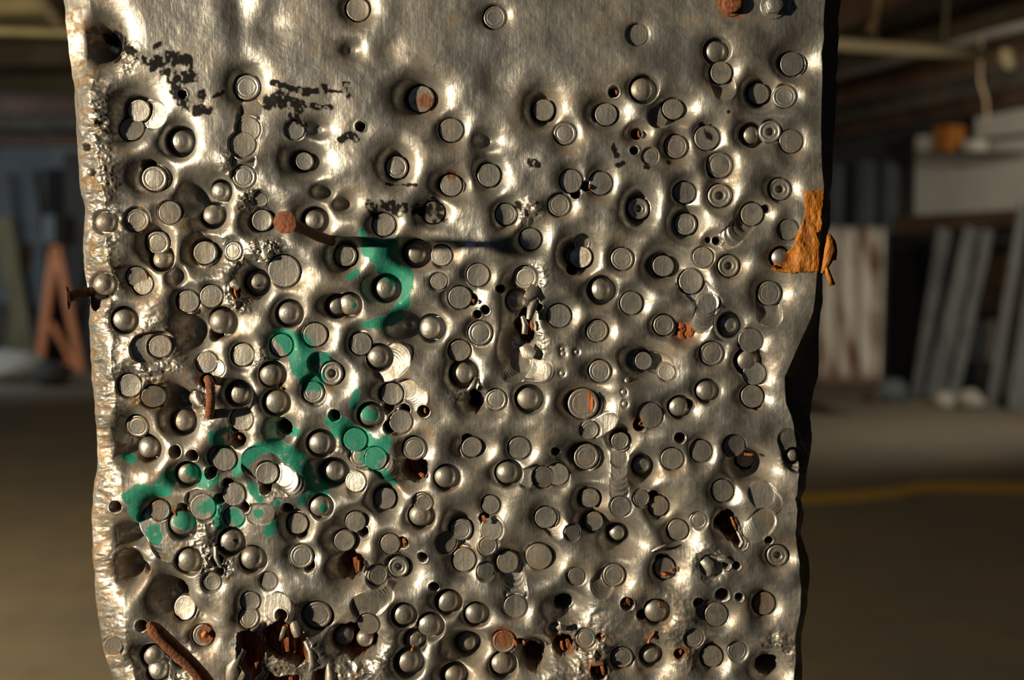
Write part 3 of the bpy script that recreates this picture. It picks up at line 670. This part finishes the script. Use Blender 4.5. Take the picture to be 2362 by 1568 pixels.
def nail(name, label, pts, r, head_at=None, head_dir=None, head_r=0.004, m=None, taper=False, seg=14):
    m = m or M_RUST; base = Vector(pts[0])
    root = empty(name, base, label, 'nail')
    cpn = curve_pts(pts, 7); rad = [r]*len(cpn)
    if taper:
        L = len(cpn)
        for i in range(L): rad[i] = r*(0.35+0.65*min(1, (L-1-i)/(L*0.10)))
    v, f = sweep(cpn, rad, seg, True, 0.04)
    o = mesh_obj('shank', v, f, M_RUSTDK if head_at is not None else m, None, True, loc=base); local(o, root)  # headed nails: shade on the shank put into its colour with darker rust
    try: o.data.set_sharp_from_angle(angle=math.radians(50))
    except Exception: pass
    if head_at is not None:
        c = Vector(head_at); d = Vector(head_dir).normalized()
        v, f = sweep([c-d*0.0016, c-d*0.0008, c, c+d*0.0003], [head_r*.5, head_r*.98, head_r, head_r*.9], 22, True, 0.025)
        o = mesh_obj('nail_head', v, f, m, None, True, loc=c); local(o, root)
        try: o.data.set_sharp_from_angle(angle=math.radians(50))
        except Exception: pass
    return root
# long nail pointing at the viewer
b0 = PV(764, 556, 0.004); hd = PV(659, 513, -0.0480)
pts = [b0, b0.lerp(hd, .35)+Vector((0.0006, 0, -0.0004)), b0.lerp(hd, .7)+Vector((0.0004, 0, 0)), hd]
nail('long_nail', 'long rusty nail jutting towards the viewer with round head above the teal paint', pts, 0.00215, hd+Vector((0, -0.0012, 0)), (-0.05, -1, 0.03), 0.0043)
# nail in the left corner
a = PV(214, 672, 0.008); b = PV(160, 685, 0.0)
nail('corner_nail', 'short rusty nail driven sideways into the left corner of the post', [a, a.lerp(b, .5)+Vector((0, 0, .0004)), b], 0.0021, PV(154, 687, 0.0005), (-1.0, -0.42, -0.05), 0.0048, M_RUSTDK)
# bent nail out of a hole
nail('bent_nail', 'short rusty bent nail shank hooked out of a hole, no head', [PV(478, 872, 0.008), PV(484, 884, -0.004), PV(486, 910, -0.0075), PV(485, 938, -0.0055), PV(483, 958, 0.0015)], 0.0019, m=M_RUST)
# headless nail at the bottom left
nail('headless_nail', 'rusty headless nail slanting up from the bottom edge, tip pointing up', [PV(520, 1640, -0.002), PV(462, 1556, -0.014), PV(400, 1494, -0.020), PV(342, 1438, -0.026)], 0.0031, taper=True)

def bolt(name, label, px, py, r, mat, hexh, wr=None):
    z = float(samp(h, px, py)); z = max(z, -4)
    c = Vector(face_pt(px, py, z).tolist()); root = empty(name, c, label, 'bolt')
    if wr:
        th = 28; prof = [(r*.5, 0), (wr*.96, .2*S), (wr, 1.5*S), (wr*.94, 4*S), (r*.6, 5*S)]
        v, f = sweep([c-Vector((0, p[1], 0)) for p in prof], [p[0] for p in prof], th)
        o = mesh_obj('washer', v, f, mat, None, True, loc=c); local(o, root)
        try: o.data.set_sharp_from_angle(angle=math.radians(40))
        except Exception: pass
    seg = 6 if hexh else 26
    hs = 20*S; prof = [(r, -4*S), (r, hs*.75), (r*.96, hs*.92), (r*.86, hs), (r*.3, hs*1.04)]
    v, f = sweep([c-Vector((0, p[1], 0)) for p in prof], [p[0] for p in prof], seg)
    o = mesh_obj('bolt_head', v, f, mat, None, not hexh, loc=c); local(o, root)
    try: o.data.set_sharp_from_angle(angle=math.radians(40))
    except Exception: pass
    return root
bolt('rusty_bolt', 'rusty round-headed bolt at the top edge of the metal sheet', 1686, 10, 22*S, M_RUST, False, 29*S)
bolt('hex_bolt', 'grey hexagonal bolt head with washer at the top right of the sheet', 1783, 14, 22*S, M_ZINC, True, 30*S)

# rust-orange cracked plug: rough lump
def plug():
    x, y, r = 1584, 765, 28; th = 40; vs = []; f = []; rings = 12
    z0 = float(samp(h, x, y))-4
    nz = np.random.default_rng(3).uniform(-1, 1, (rings+1, th))
    vx, vy, vz = [x], [y], [z0+8]
    for i in range(1, rings+1):
        rr = r*i/rings
        for k in range(th):
            a = 2*math.pi*k/th; rad = rr*(1+0.05*math.sin(3*a+1)+0.03*math.sin(7*a)) 
            if 2.6 < a < 3.6: rad *= 0.86
            X, Y = rad*math.cos(a), rad*math.sin(a)
            crack = -4.5*math.exp(-((X+3*math.sin(Y*.25)-2)/2.0)**2)-3.5*math.exp(-((Y*.8+X*.4+6+2*math.sin(X*.3))/1.8)**2)
            vx.append(x+X); vy.append(y+Y); vz.append(z0+8-8*(rr/r)**5+crack+nz[i, k]*1.1)
    for k in range(th): vx.append(vx[-th]); vy.append(vy[-th]); vz.append(z0-8)
    f = [(0, 1+(k+1) % th, 1+k) for k in range(th)]
    for i in range(rings):
        a0 = 1+i*th
        f += [(a0+k, a0+(k+1) % th, a0+th+(k+1) % th, a0+th+k) for k in range(th)]
    v = face_pt(np.array(vx), np.array(vy), np.array(vz))
    o = mesh_obj('wooden_plug', v, f, M_WOOD, None, True, loc=face_pt(x, y, z0))
    tag(o, 'cracked rust-orange round plug filling a hole right of centre', 'plug')
plug()

# ------------------------------------------------------------------ torn orange tape on the right corner
def tape():
    root = empty('torn_tape', tuple(face_pt(1850, 560, 0)), 'torn orange-brown tape wrapped over the right edge of the post', 'tape')
    global gx, gy
    sx, sy = gx, gy
    gx = gx+2.2*fbm(14, 3, 161); gy = gy+2.2*fbm(14, 3, 162)
    poly = [(1854, 440), (1903, 436), (1908, 470), (1903, 492), (1894, 500), (1898, 512), (1904, 520), (1900, 534), (1884, 538), (1888, 552), (1896, 560), (1904, 566), (1900, 590), (1893, 612), (1889, 626), (1862, 628), (1830, 631), (1800, 629), (1776, 622),
            (1790, 606), (1812, 590), (1826, 568), (1838, 540), (1850, 512), (1855, 480), (1853, 460)]
    m = poly_mask(poly); gx, gy = sx, sy
    st = 2; yy = np.arange(430, 640, st); xx = np.arange(1765, 1920, st)
    A, B = np.meshgrid(xx, yy); inside = m[(B-Y0).astype(int), (A-X0).astype(int)]
    cre = 1-np.abs(fbm(26, 3, 171)); hh = samp(h, A, B)
    hs = hh*0.6+2.6+(samp(cre, A, B)-.6)*4
    crx = np.interp(B, ys, cr); xrx = np.interp(B, ys, xr)
    f_ = np.clip((A-crx)/(xrx-crx), 0, 1.2); back = dr*f_**.85*0.9
    V = P(A, B, back); V[..., 1] -= hs*S
    idx = -np.ones(A.shape, int); q = []; used = []
    cells = inside[:-1, :-1] & inside[1:, :-1] & inside[:-1, 1:] & inside[1:, 1:]
    for i, j in zip(*np.nonzero(cells)):
        c = []
        for di, dj in ((0, 0), (1, 0), (1, 1), (0, 1)):
            if idx[i+di, j+dj] < 0: idx[i+di, j+dj] = len(used); used.append((i+di, j+dj))
            c.append(int(idx[i+di, j+dj]))
        q.append(tuple(c))
    v = np.array([V[a] for a in used])
    o = mesh_obj('tape_patch', v, q, M_TAPE, None, True, loc=v[0]); local(o, root)
    md = o.modifiers.new('thickness', 'SOLIDIFY'); md.thickness = 0.00035; md.offset = 0
    def strip(pts, ws, bend, nm):
        pp = []; 
        pts = np.array(pts, float); vs = []; n = 6; mm = len(pts); t = np.gradient(pts[:, :2], axis=0); nn = np.stack([-t[:, 1], t[:, 0]], 1); nn /= np.linalg.norm(nn, axis=1)[:, None]
        for i in range(mm):
            for j in range(n+1):
                s = (j/n-.5)*ws[i]; zz = pts[i, 2]+bend*(1-(2*j/n-1)**2)+random.uniform(-.7, .7)
                vs.append(P(pts[i, 0]+nn[i, 0]*s, pts[i, 1]+nn[i, 1]*s, -zz*S))
        ff = [(i*(n+1)+j, i*(n+1)+j+1, (i+1)*(n+1)+j+1, (i+1)*(n+1)+j) for i in range(mm-1) for j in range(n)]
        o = mesh_obj(nm, np.array(vs), ff, M_TAPE, None, True, loc=vs[0]); local(o, root)
        md = o.modifiers.new('thickness', 'SOLIDIFY'); md.thickness = 0.0004; md.offset = 0
    strip([(1911, 540, 2), (1916, 556, 9), (1915, 576, 12), (1910, 598, 10), (1903, 616, 6), (1896, 630, 0)], [6, 20, 26, 22, 14, 5], 6, 'hanging_strip')
    strip([(1903, 596, 4), (1907, 620, 9), (1913, 640, 12), (1921, 658, 12)], [7, 9, 12, 11], 4, 'hanging_strip')
    strip([(1924, 560, -2), (1926, 580, 0), (1925, 600, -2)], [8, 9, 6], 2, 'hanging_strip')
tape()

# ================================================================== the hall behind (blurred)
M_FLOOR = N('concrete_floor')
_m = M_FLOOR
_c = _m.mix(_m.ramp(_m.noise(0.9, 5, 0.6, _m.stretch(1, 1, 1)), 0.35, 0.66), (0.24, 0.195, 0.13), (0.17, 0.155, 0.125))
_c = _m.mix(_m.ramp(_m.noise(5, 6, 0.7), 0.5, 0.75, 0, 0.5), _c, (0.10, 0.085, 0.065))
_m.l(_c, _m.b.inputs['Base Color']); _m.b.inputs['Roughness'].default_value = 0.62
M_FLOOR = _m.m
M_WALLGREY = simple('blue_grey_wall', (0.10, 0.12, 0.135), (0.19, 0.21, 0.215), 0.8, 0.9)
M_DARK = simple('dark_wall', (0.03, 0.03, 0.03), (0.07, 0.068, 0.06), 1.2, 0.9)
M_WHITEBOARD = simple('pale_board', (0.56, 0.54, 0.49), (0.70, 0.68, 0.62), 0.9, 0.8)
M_CEIL = simple('ceiling_deck', (0.07, 0.065, 0.05), (0.20, 0.18, 0.14), 0.7, 0.9, st=(1, 3, 1))
M_BEAM = simple('ceiling_beam', (0.05, 0.044, 0.034), (0.13, 0.11, 0.08), 1.5, 0.85)
M_REDBEAM = simple('red_oxide_steel', (0.075, 0.042, 0.028), (0.14, 0.08, 0.052), 2.5, 0.8)
M_PIPE = simple('cream_pipe', (0.62, 0.55, 0.40), (0.72, 0.66, 0.50), 3, 0.5)
M_ORANGE = simple('orange_paint', (0.50, 0.17, 0.055), (0.70, 0.26, 0.10), 9, 0.6)
M_OLIVE = simple('olive_board', (0.10, 0.095, 0.05), (0.17, 0.15, 0.08), 3, 0.85, st=(1, 1, .3))
M_GREYPLK = simple('grey_plank', (0.09, 0.10, 0.10), (0.17, 0.18, 0.17), 5, 0.8, st=(2, 2, .2))
M_CORR = simple('rusting_corrugated_iron', (0.13, 0.065, 0.04), (0.42, 0.39, 0.34), 2.2, 0.7, 0.0, 0, (3.2, 1.0, .22), (0.36, 0.56))
M_RUBBLE = simple('pale_rubble', (0.25, 0.24, 0.21), (0.5, 0.48, 0.43), 12, 0.9)
M_YELLOW = simple('yellow_floor_paint', (0.55, 0.34, 0.04), (0.62, 0.40, 0.08), 7, 0.7)
M_BOXO = simple('orange_carton', (0.45, 0.15, 0.02), (0.5, 0.19, 0.03), 5, 0.7)
M_BROWNB = simple('brown_board', (0.14, 0.095, 0.055), (0.24, 0.17, 0.10), 4, 0.85)
M_BLACK = simple('black_void_board', (0.006, 0.006, 0.006), (0.015, 0.014, 0.013), 3, 0.9)

def prism(name, p0, p1, w, t, mat, parent=None, upv=(0, 0, 1), bev=True):
    """rectangular bar from p0 to p1, width w across, thickness t"""
    p0, p1 = Vector(p0), Vector(p1); d = (p1-p0).normalized(); u = Vector(upv)
    if abs(d.dot(u)) > .98: u = Vector((0, 1, 0))
    a = d.cross(u).normalized()*w/2; b = d.cross(a).normalized()*t/2
    b2, a2 = b*.8, a*.8
    vs = []
    for p in (p0, p1): vs += [p+a+b2, p+a2+b, p-a2+b, p-a+b2, p-a-b2, p-a2-b, p+a2-b, p+a-b2]
    f = [tuple(range(7, -1, -1)), tuple(range(8, 16))]+[(k, (k+1) % 8, 8+(k+1) % 8, 8+k) for k in range(8)]
    o = mesh_obj(name, [tuple(v) for v in vs], f, mat, None, False, loc=tuple(p0))
    if parent: local(o, parent)
    return o
def slab(name, pts, thick, mat, kind=None):
    """flat quad extruded away from the camera"""
    p = [Vector(q) for q in pts]; n = (p[1]-p[0]).cross(p[3]-p[0]).normalized()*thick
    vs = p+[q+n for q in p]
    o = mesh_obj(name, [tuple(v) for v in vs], BF, mat, None, False)
    if kind: o['kind'] = kind
    return o
slab('floor', [(-14, -7, 0), (14, -7, 0), (14, 24, 0), (-14, 24, 0)], -0.1, M_FLOOR, 'structure')
slab('ceiling', [(-14, -7, CEIL), (-14, 24, CEIL), (14, 24, CEIL), (14, -7, CEIL)], -0.1, M_CEIL, 'structure')
WB = 16.0
slab('wall_back', [(-14, WB, 0), (2.2, WB, 0), (2.2, WB, CEIL), (-14, WB, CEIL)], -0.15, M_WALLGREY, 'structure')
slab('wall_left', [(-9.5, -7, 0), (-9.5, WB, 0), (-9.5, WB, CEIL), (-9.5, -7, CEIL)], -0.15, M_DARK, 'structure')
# oblique partition on the right
w0 = PV(1880, 600, 16.2); w1 = PV(2500, 600, 11.3)
wdir = (w1-w0).normalized(); w0 = w0-wdir*0.8; w1 = w1+wdir*3
def wp(px, back=0.0):
    """floor-plan point of the partition line seen at column px, moved towards the camera by back"""
    dx, dy, dz = ray(px, 600); dx, dy = float(dx), float(dy)
    # solve (0,-D)+(dx,dy)*t = w0+wdir*s
    A = np.array([[dx, -wdir.x], [dy, -wdir.y]]); t, s = np.linalg.solve(A, np.array([w0.x, w0.y+D]))
    t -= back; return dx*t, dy*t-D, t
def wz(py, t, px=2100):
    dx, dy, dz = ray(px, py); return CZ+float(dz)*t
slab('wall_right', [(w0.x, w0.y, 0), (w1.x, w1.y, 0), (w1.x, w1.y, CEIL), (w0.x, w0.y, CEIL)], -0.15, M_DARK, 'structure')

def wquad(name, px0, px1, ya0, yb0, ya1, yb1, back, thick, mat, label=None, cat=None, group=None):
    """board standing along the partition: top/bottom pixel rows at both ends"""
    back = back+thick if back > 0.15 else back+thick
    x0, y0, t0 = wp(px0, back); x1, y1, t1 = wp(px1, back)
    o = slab(name, [(x0, y0, wz(yb0, t0)), (x1, y1, wz(yb1, t1)), (x1, y1, wz(ya1, t1)), (x0, y0, wz(ya0, t0))], -thick, mat)
    c = sum((v.co for v in o.data.vertices), Vector())/8
    o.data.transform(Matrix.Translation(-c)); o.location = c
    return tag(o, label, cat, group)
wquad('wall_board', 2106, 2200, 352, 496, 340, 498, 0.12, 0.05, M_WHITEBOARD, 'pale wall board, the narrower one next to the grey posts', 'board')
wquad('wall_board', 2203, 2460, 338, 498, 306, 480, 0.12, 0.05, M_WHITEBOARD, 'wide pale wall board reaching the right edge', 'board')
wquad('fascia_board', 2240, 2460, 274, 322, 232, 296, 0.25, 0.08, M_WHITEBOARD, 'pale fascia board under the ceiling at the right', 'board')
wquad('orange_carton', 2146, 2178, 296, 348, 292, 350, 0.45, 0.25, M_BOXO, 'small orange carton up on the wall ledge', 'carton')
wquad('white_carton', 2106, 2140, 316, 350, 314, 350, 0.45, 0.2, M_WHITEBOARD, 'small white carton on the wall ledge left of the orange carton', 'carton')
wquad('white_carton', 2212, 2236, 326, 352, 324, 352, 0.45, 0.2, M_WHITEBOARD, 'small white carton on the wall ledge right of the orange carton', 'carton')
wquad('wall_ledge', 2100, 2300, 350, 358, 349, 357, 0.55, 0.4, M_BEAM, 'thin dark ledge carrying the cartons', 'ledge')
wquad('steel_rail', 2056, 2460, 500, 540, 476, 512, 0.18, 0.10, M_REDBEAM, 'rusty red steel rail running across the rack of sheets', 'rail')
for i, (a0, b0_, y0_) in enumerate([(1905, 1925, 380), (1975, 2003, 372), (2030, 2050, 370)]):
    wquad('grey_upright', a0, b0_, y0_, 880, y0_, 880, 0.2, 0.12, M_WALLGREY, ['grey wall post next to the clad post edge', 'middle grey wall post behind the corrugated sheet', 'grey wall post behind the right edge of the corrugated sheet'][i], 'upright', 'grey wall posts')
wquad('dark_gap_panel', 2048, 2150, 540, 888, 536, 892, 0.32, 0.3, M_BLACK, 'tall black panel added for the dark gap behind the sheets', 'gap_panel')  # black panel added where there is only a dark gap
wquad('brown_crate', 2252, 2330, 590, 665, 588, 665, 0.3, 0.3, M_BROWNB, 'brown crate wedged behind the leaning planks', 'crate')
wquad('brown_crate', 2240, 2330, 672, 722, 670, 724, 0.3, 0.3, M_BROWNB, 'lower brown crate between the leaning planks', 'crate')
wquad('pale_board', 2222, 2300, 735, 835, 738, 835, 0.3, 0.06, M_WHITEBOARD, 'pale square board behind the leaning planks', 'board')
wquad('grey_crate', 2200, 2300, 838, 905, 838, 908, 0.4, 0.3, M_GREYPLK, 'grey crate on the floor under the pale panel', 'crate')

# corrugated sheet leaning
def corrugated():
    nx, ny = 96, 10; t0 = 10.0; vs = []; rt = []
    for j in range(ny+1):
        g = j/ny; py0 = 524+(876-524)*g; tt = 11.3-0.8*g
        xl_ = 1880-8*g; xr_ = 2042-10*g
        for i in range(nx+1):
            u = i/nx; px = xl_+(xr_-xl_)*u; off = 0.055*math.cos(u*2*math.pi*3.6)
            dx, dy, dz = ray(px, py0); t = tt+off; vs.append((float(dx)*t, float(dy)*t-D, CZ+float(dz)*t))
    f = [(j*(nx+1)+i, (j+1)*(nx+1)+i, (j+1)*(nx+1)+i+1, j*(nx+1)+i+1) for j in range(ny) for i in range(nx)]
    root = empty('corrugated_sheet', vs[-1], 'rust-streaked corrugated iron sheet standing right beside the post', 'sheet')
    o = mesh_obj('iron_panel', vs, f, M_CORR, None, True, loc=vs[-1]); local(o, root)
    md = o.modifiers.new('t', 'SOLIDIFY'); md.thickness = 0.01
    a = floor_pt(2030, 935); b = Vector((vs[-1][0], vs[-1][1]-.05, vs[-1][2]))
    prism('leg', (a.x, a.y, 0), (b.x, a.y, 0.42), 0.06, 0.06, M_REDBEAM, root)
    prism('bottom_rail', (vs[-(nx+1)][0], vs[-1][1]-.05, vs[-1][2]), (b.x, b.y, b.z), 0.06, 0.05, M_REDBEAM, root)
    prism('leg', (vs[-(nx+1)][0], a.y, 0), (vs[-(nx+1)][0], a.y, 0.42), 0.06, 0.06, M_REDBEAM, root)
corrugated()
# leaning planks
def lean(name, label, pt, pb, t_top, wpx, mat, cat='plank', group='grey planks leaning on the wall', th=0.04):
    fb = floor_pt(*pb); dx, dy, dz = ray(*pt); top = Vector((float(dx)*t_top, float(dy)*t_top-D, CZ+float(dz)*t_top))
    wm = wpx*fb.y/FX
    o = prism(name, fb, top, wm, th, mat, None, (0, -1, 0)); return tag(o, label, cat, group)
lean('leaning_plank', 'grey plank, the most slanted, nearest the black panel of the dark gap', (2178, 528), (2118, 916), 12.7, 36, M_GREYPLK)
lean('leaning_plank', 'wide grey plank leaning in the middle of the row', (2246, 528), (2152, 920), 12.25, 46, M_GREYPLK)
lean('leaning_plank', 'grey plank leaning just left of the pale panel', (2280, 530), (2196, 924), 12.05, 24, M_GREYPLK)
lean('leaning_plank', 'grey plank leaning right of the pale panel', (2368, 470), (2290, 934), 11.4, 34, M_GREYPLK)
lean('leaning_plank', 'grey plank leaning at the right edge of the photo', (2420, 470), (2352, 948), 11.1, 60, M_GREYPLK)

def lump(name, c, rx, ry, rz, mat, seed, label, cat, group=None):
    r = random.Random(seed); vs = []; f = []; n, m_ = 10, 6
    for j in range(m_+1):
        ph = math.pi*j/m_
        for i in range(n):
            th = 2*math.pi*i/n; k = r.uniform(.82, 1.15)
            vs.append((c[0]+rx*k*math.sin(ph)*math.cos(th), c[1]+ry*k*math.sin(ph)*math.sin(th), max(0.0, c[2]+rz*k*math.cos(ph))))
    for j in range(m_):
        for i in range(n): f.append((j*n+i, (j+1)*n+i, (j+1)*n+(i+1) % n, j*n+(i+1) % n))
    o = mesh_obj(name, vs, f, mat, None, True, loc=(c[0], c[1], 0)); return tag(o, label, cat, group)
q = floor_pt(2178, 940); lump('rubble_lump', (q.x, q.y, .07), .12, .12, .10, M_RUBBLE, 1, 'pale lump on the floor before the leaning planks, left one', 'lump', 'pale lumps by the planks')
q = floor_pt(2240, 942); lump('rubble_lump', (q.x, q.y, .08), .14, .12, .11, M_RUBBLE, 2, 'pale lump on the floor before the leaning planks, right one', 'lump', 'pale lumps by the planks')
q = floor_pt(2050, 925); lump('cloth_bundle', (q.x, q.y, .1), .20, .2, .14, M_WALLGREY, 3, 'blue-grey bundle on the floor beside the corrugated sheet leg', 'bundle')
q = floor_pt(22, 878); lump('rubbish_heap', (q.x, q.y, .16), .5, .4, .22, M_RUBBLE, 5, 'greyish heap on the floor left of the orange trestle', 'heap')
q = floor_pt(118, 890); lump('dark_sack', (q.x, q.y, .14), .24, .2, .15, M_DARK, 6, 'dark sack on the floor under the orange trestle', 'sack')

# yellow floor line
ln = [(1700, 1172), (1855, 1150), (1990, 1142), (2080, 1133), (2130, 1121), (2200, 1120), (2362, 1124), (2480, 1126)]
vs = []
for px, py in ln: vs += [floor_pt(px, py-12, .004), floor_pt(px, py+12, .004)]
bm_v = [tuple(v) for v in vs]+[(v[0], v[1], 0.0005) for v in vs]; n2 = len(vs)
f = []
for i in range(len(ln)-1): f.append((2*i, 2*i+1, 2*i+3, 2*i+2)); f.append((2*i+1, 2*i, n2+2*i, n2+2*i+1)) if i == 0 else None; f.append((2*i+1, n2+2*i+1, n2+2*i+3, 2*i+3)); f.append((2*i, 2*i+2, n2+2*i+2, n2+2*i))
o = mesh_obj('floor_line', bm_v, f, M_YELLOW, None, False); tag(o, 'worn yellow line painted across the concrete floor', 'floor line')

# orange trestle on the left
def trestle():
    c = floor_pt(138, 856); s = c.y/FX; zt_ = (856-560)*s*0.98
    L = Vector((c.x-50*s, c.y, 0)); R = Vector((c.x+52*s, c.y, 0)); T_ = Vector((c.x, c.y, zt_))
    root = empty('orange_trestle', (c.x, c.y, 0), 'orange A-frame trestle standing on the left floor', 'trestle')
    prism('leg', L, T_+Vector((-4*s, 0, 0)), 20*s, .08, M_ORANGE, root, (0, 1, 0)); prism('leg', R, T_+Vector((4*s, 0, 0)), 20*s, .08, M_ORANGE, root, (0, 1, 0))
    prism('crossbar', L.lerp(T_, .07), R.lerp(T_, .07), .03, 16*s, M_ORANGE, root, (0, 1, 0))
    prism('brace', L.lerp(T_, .40)+Vector((12*s, .02, 0)), R.lerp(T_, .03)+Vector((-14*s, .02, 0)), 13*s, .05, M_ORANGE, root, (0, 1, 0))
    kf = 1+.5/(c.y+D); L2 = Vector((L.x*kf, L.y+.5, 0)); R2 = Vector((R.x*kf, R.y+.5, 0)); T2 = Vector((T_.x*kf, T_.y+.5, T_.z))
    prism('leg', L2, T2, 14*s, .06, M_ORANGE, root, (0, 1, 0)); prism('leg', R2, T2, 14*s, .06, M_ORANGE, root, (0, 1, 0))
    prism('top_beam', T_, T2, .12, .12, M_ORANGE, root)
trestle()
lean('leaning_board', 'olive board leaning in the left corner', (6, 500), (66, 850), 15.3, 44, M_OLIVE, 'board', None)
lean('leaning_board', 'thin dark board leaning left of the trestle', (26, 400), (88, 838), 15.75, 16, M_DARK, 'board', None)
lean('leaning_board', 'olive board standing behind the trestle', (64, 560), (18, 841), 15.6, 30, M_OLIVE, 'board', None)
def bbox(name, px0, px1, py0, py1, Y, thick, mat, label, cat, group=None):
    a = PV(px0, py1, Y); b = PV(px1, py1, Y); c = PV(px1, py0, Y); d = PV(px0, py0, Y)
    zlo = max(0, a.z) if py1 < 835 else 0
    o = slab(name, [(a.x, Y, zlo), (b.x, Y, zlo), (b.x, Y, c.z), (a.x, Y, c.z)], -thick, mat)
    cc = sum((v.co for v in o.data.vertices), Vector())/8; o.data.transform(Matrix.Translation(-cc)); o.location = cc
    return tag(o, label, cat, group)
bbox('dark_locker', 118, 156, 388, 845, 15.45, 0.4, M_BLACK, 'tall dark locker behind the orange trestle', 'locker')
bbox('dark_locker', 160, 300, 350, 845, 15.42, 0.45, M_DARK, 'wide dark locker hidden mostly behind the clad post', 'locker')
bbox('blue_container', 100, 126, 496, 560, 15.05, 0.38, M_WALLGREY, 'small blue-grey container hooked on the dark locker', 'container')
bbox('stacked_board', -60, 60, 700, 846, 15.7, 0.22, M_DARK, 'low dark stack of boards at the left wall', 'boards')

# ceiling beams, each a thing of its own
bi = 0
for i, Y in enumerate([4.4, 5.4, 6.6, 8.0, 9.6, 11.2, 12.8, 14.4]):
    o = prism('ceiling_joist', (-9.3, Y, CEIL-.10), (1.0, Y+.05, CEIL-.10), .12, .20, M_BEAM if i % 3 else M_REDBEAM)
    tag(o, ['nearest', 'second', 'third', 'fourth', 'fifth', 'sixth', 'seventh', 'farthest'][i]+' dark joist crossing the ceiling on the left side, counted from the viewer', 'joist', 'ceiling joists over the left side')
nrm = Vector((-wdir.y, wdir.x, 0)); nrm = nrm if nrm.y < 0 else -nrm
for i, dd in enumerate([0.4, 1.3, 2.3, 3.4, 4.6, 5.9, 7.3]):
    a = Vector((w0.x, w0.y, 0))+nrm*dd-wdir*1.0; b = Vector((w0.x, w0.y, 0))+nrm*dd+wdir*9.5
    if i == 0: a = a+wdir*1.0
    o = prism('ceiling_joist', (a.x, a.y, CEIL-.12), (b.x, b.y, CEIL-.12), .12, .24, M_BEAM if i % 2 else M_REDBEAM)
    tag(o, ['joist hugging the top of the oblique right wall', 'second', 'third', 'fourth', 'fifth', 'sixth', 'seventh'][i]+(' ceiling joist out from the oblique right wall' if i else ', dark red-brown'), 'joist', 'ceiling joists over the right side')
o = prism('red_beam', (-9.3, 15.6, CEIL-.22), (-3.0, 15.6, CEIL-.22), .10, .18, M_REDBEAM); tag(o, 'red-brown beam where the left ceiling meets the back wall', 'beam')
a, b = PV(-60, 72, 4.2), PV(320, 84, 4.2)
o = prism('ceiling_batten', a, b, .05, .028, M_OLIVE); tag(o, 'thin pale batten running level under the ceiling at the left', 'batten')
a, b = PV(60, -60, 4.0), PV(140, 50, 5.4)
o = prism('pale_strut', a, b, .06, .07, M_PIPE); tag(o, 'pale slanting strut under the ceiling at the top left', 'strut')
a, b = PV(20, -40, 5.0), PV(-40, 20, 5.8)
o = prism('ceiling_duct', (PV(-80, 30, 5.6)), PV(140, 22, 5.6), .3, .10, M_OLIVE); tag(o, 'olive duct crossing the ceiling at the top left', 'duct')
# cream pipe
root = empty('cream_pipe', PV(1900, 100, 5.0), 'cream pipe hanging under the ceiling right of the post', 'pipe')
v, f = sweep([PV(1750, 91, 5.0), PV(1936, 102, 5.0), PV(2140, 116, 5.0), PV(2322, 129, 5.0)], 0.030, 18)
o = mesh_obj('pipe_run', v, f, M_PIPE, None, True, loc=PV(1936, 102, 5.0)); local(o, root)
v, f = sweep([PV(2308, 127, 5.0), PV(2325, 128, 4.99), PV(2335, 134, 4.97), PV(2334, 144, 4.95), PV(2328, 152, 4.94)], [.034, .036, .038, .036, .03], 16)
o = mesh_obj('elbow', v, f, M_PIPE, None, True, loc=PV(2325, 130, 5.0)); local(o, root)
for xx in (2030, 2190):
    v, f = sweep([PV(xx-10, 108 if xx < 2100 else 118, 5.0), PV(xx-8, 60, 5.0), Vector((PV(xx+10, 0, 5.0).x, 5.0, CEIL))], 0.012, 10)
    o = mesh_obj('hanger', v, f, M_BEAM, None, True, loc=PV(xx, 104, 5.0)); local(o, root)
v, f = sweep([PV(2012, 74, 4.6), PV(2020, 50, 4.6), PV(2034, 0, 4.6), Vector((PV(2036, 0, 4.6).x, 4.6, CEIL))], [.03, .018, .018, .018], 12)
o = mesh_obj('hanging_rod', v, f, M_BROWNB, None, True, loc=PV(2012, 74, 4.6)); tag(o, 'short brown rod hanging from the ceiling above the cream pipe', 'rod')
v, f = sweep([PV(2276, 290, 9.0), PV(2274, 230, 9.0), PV(2260, 190, 9.0), Vector((PV(2258, 180, 9.0).x, 9.0, CEIL))], 0.012, 8)
o = mesh_obj('hanging_wire', v, f, M_BROWNB, None, True, loc=PV(2276, 290, 9.0)); tag(o, 'thin brown wire hanging from the ceiling at the right', 'wire')
print('heads', len(heads), 'verts', len(me.vertices))
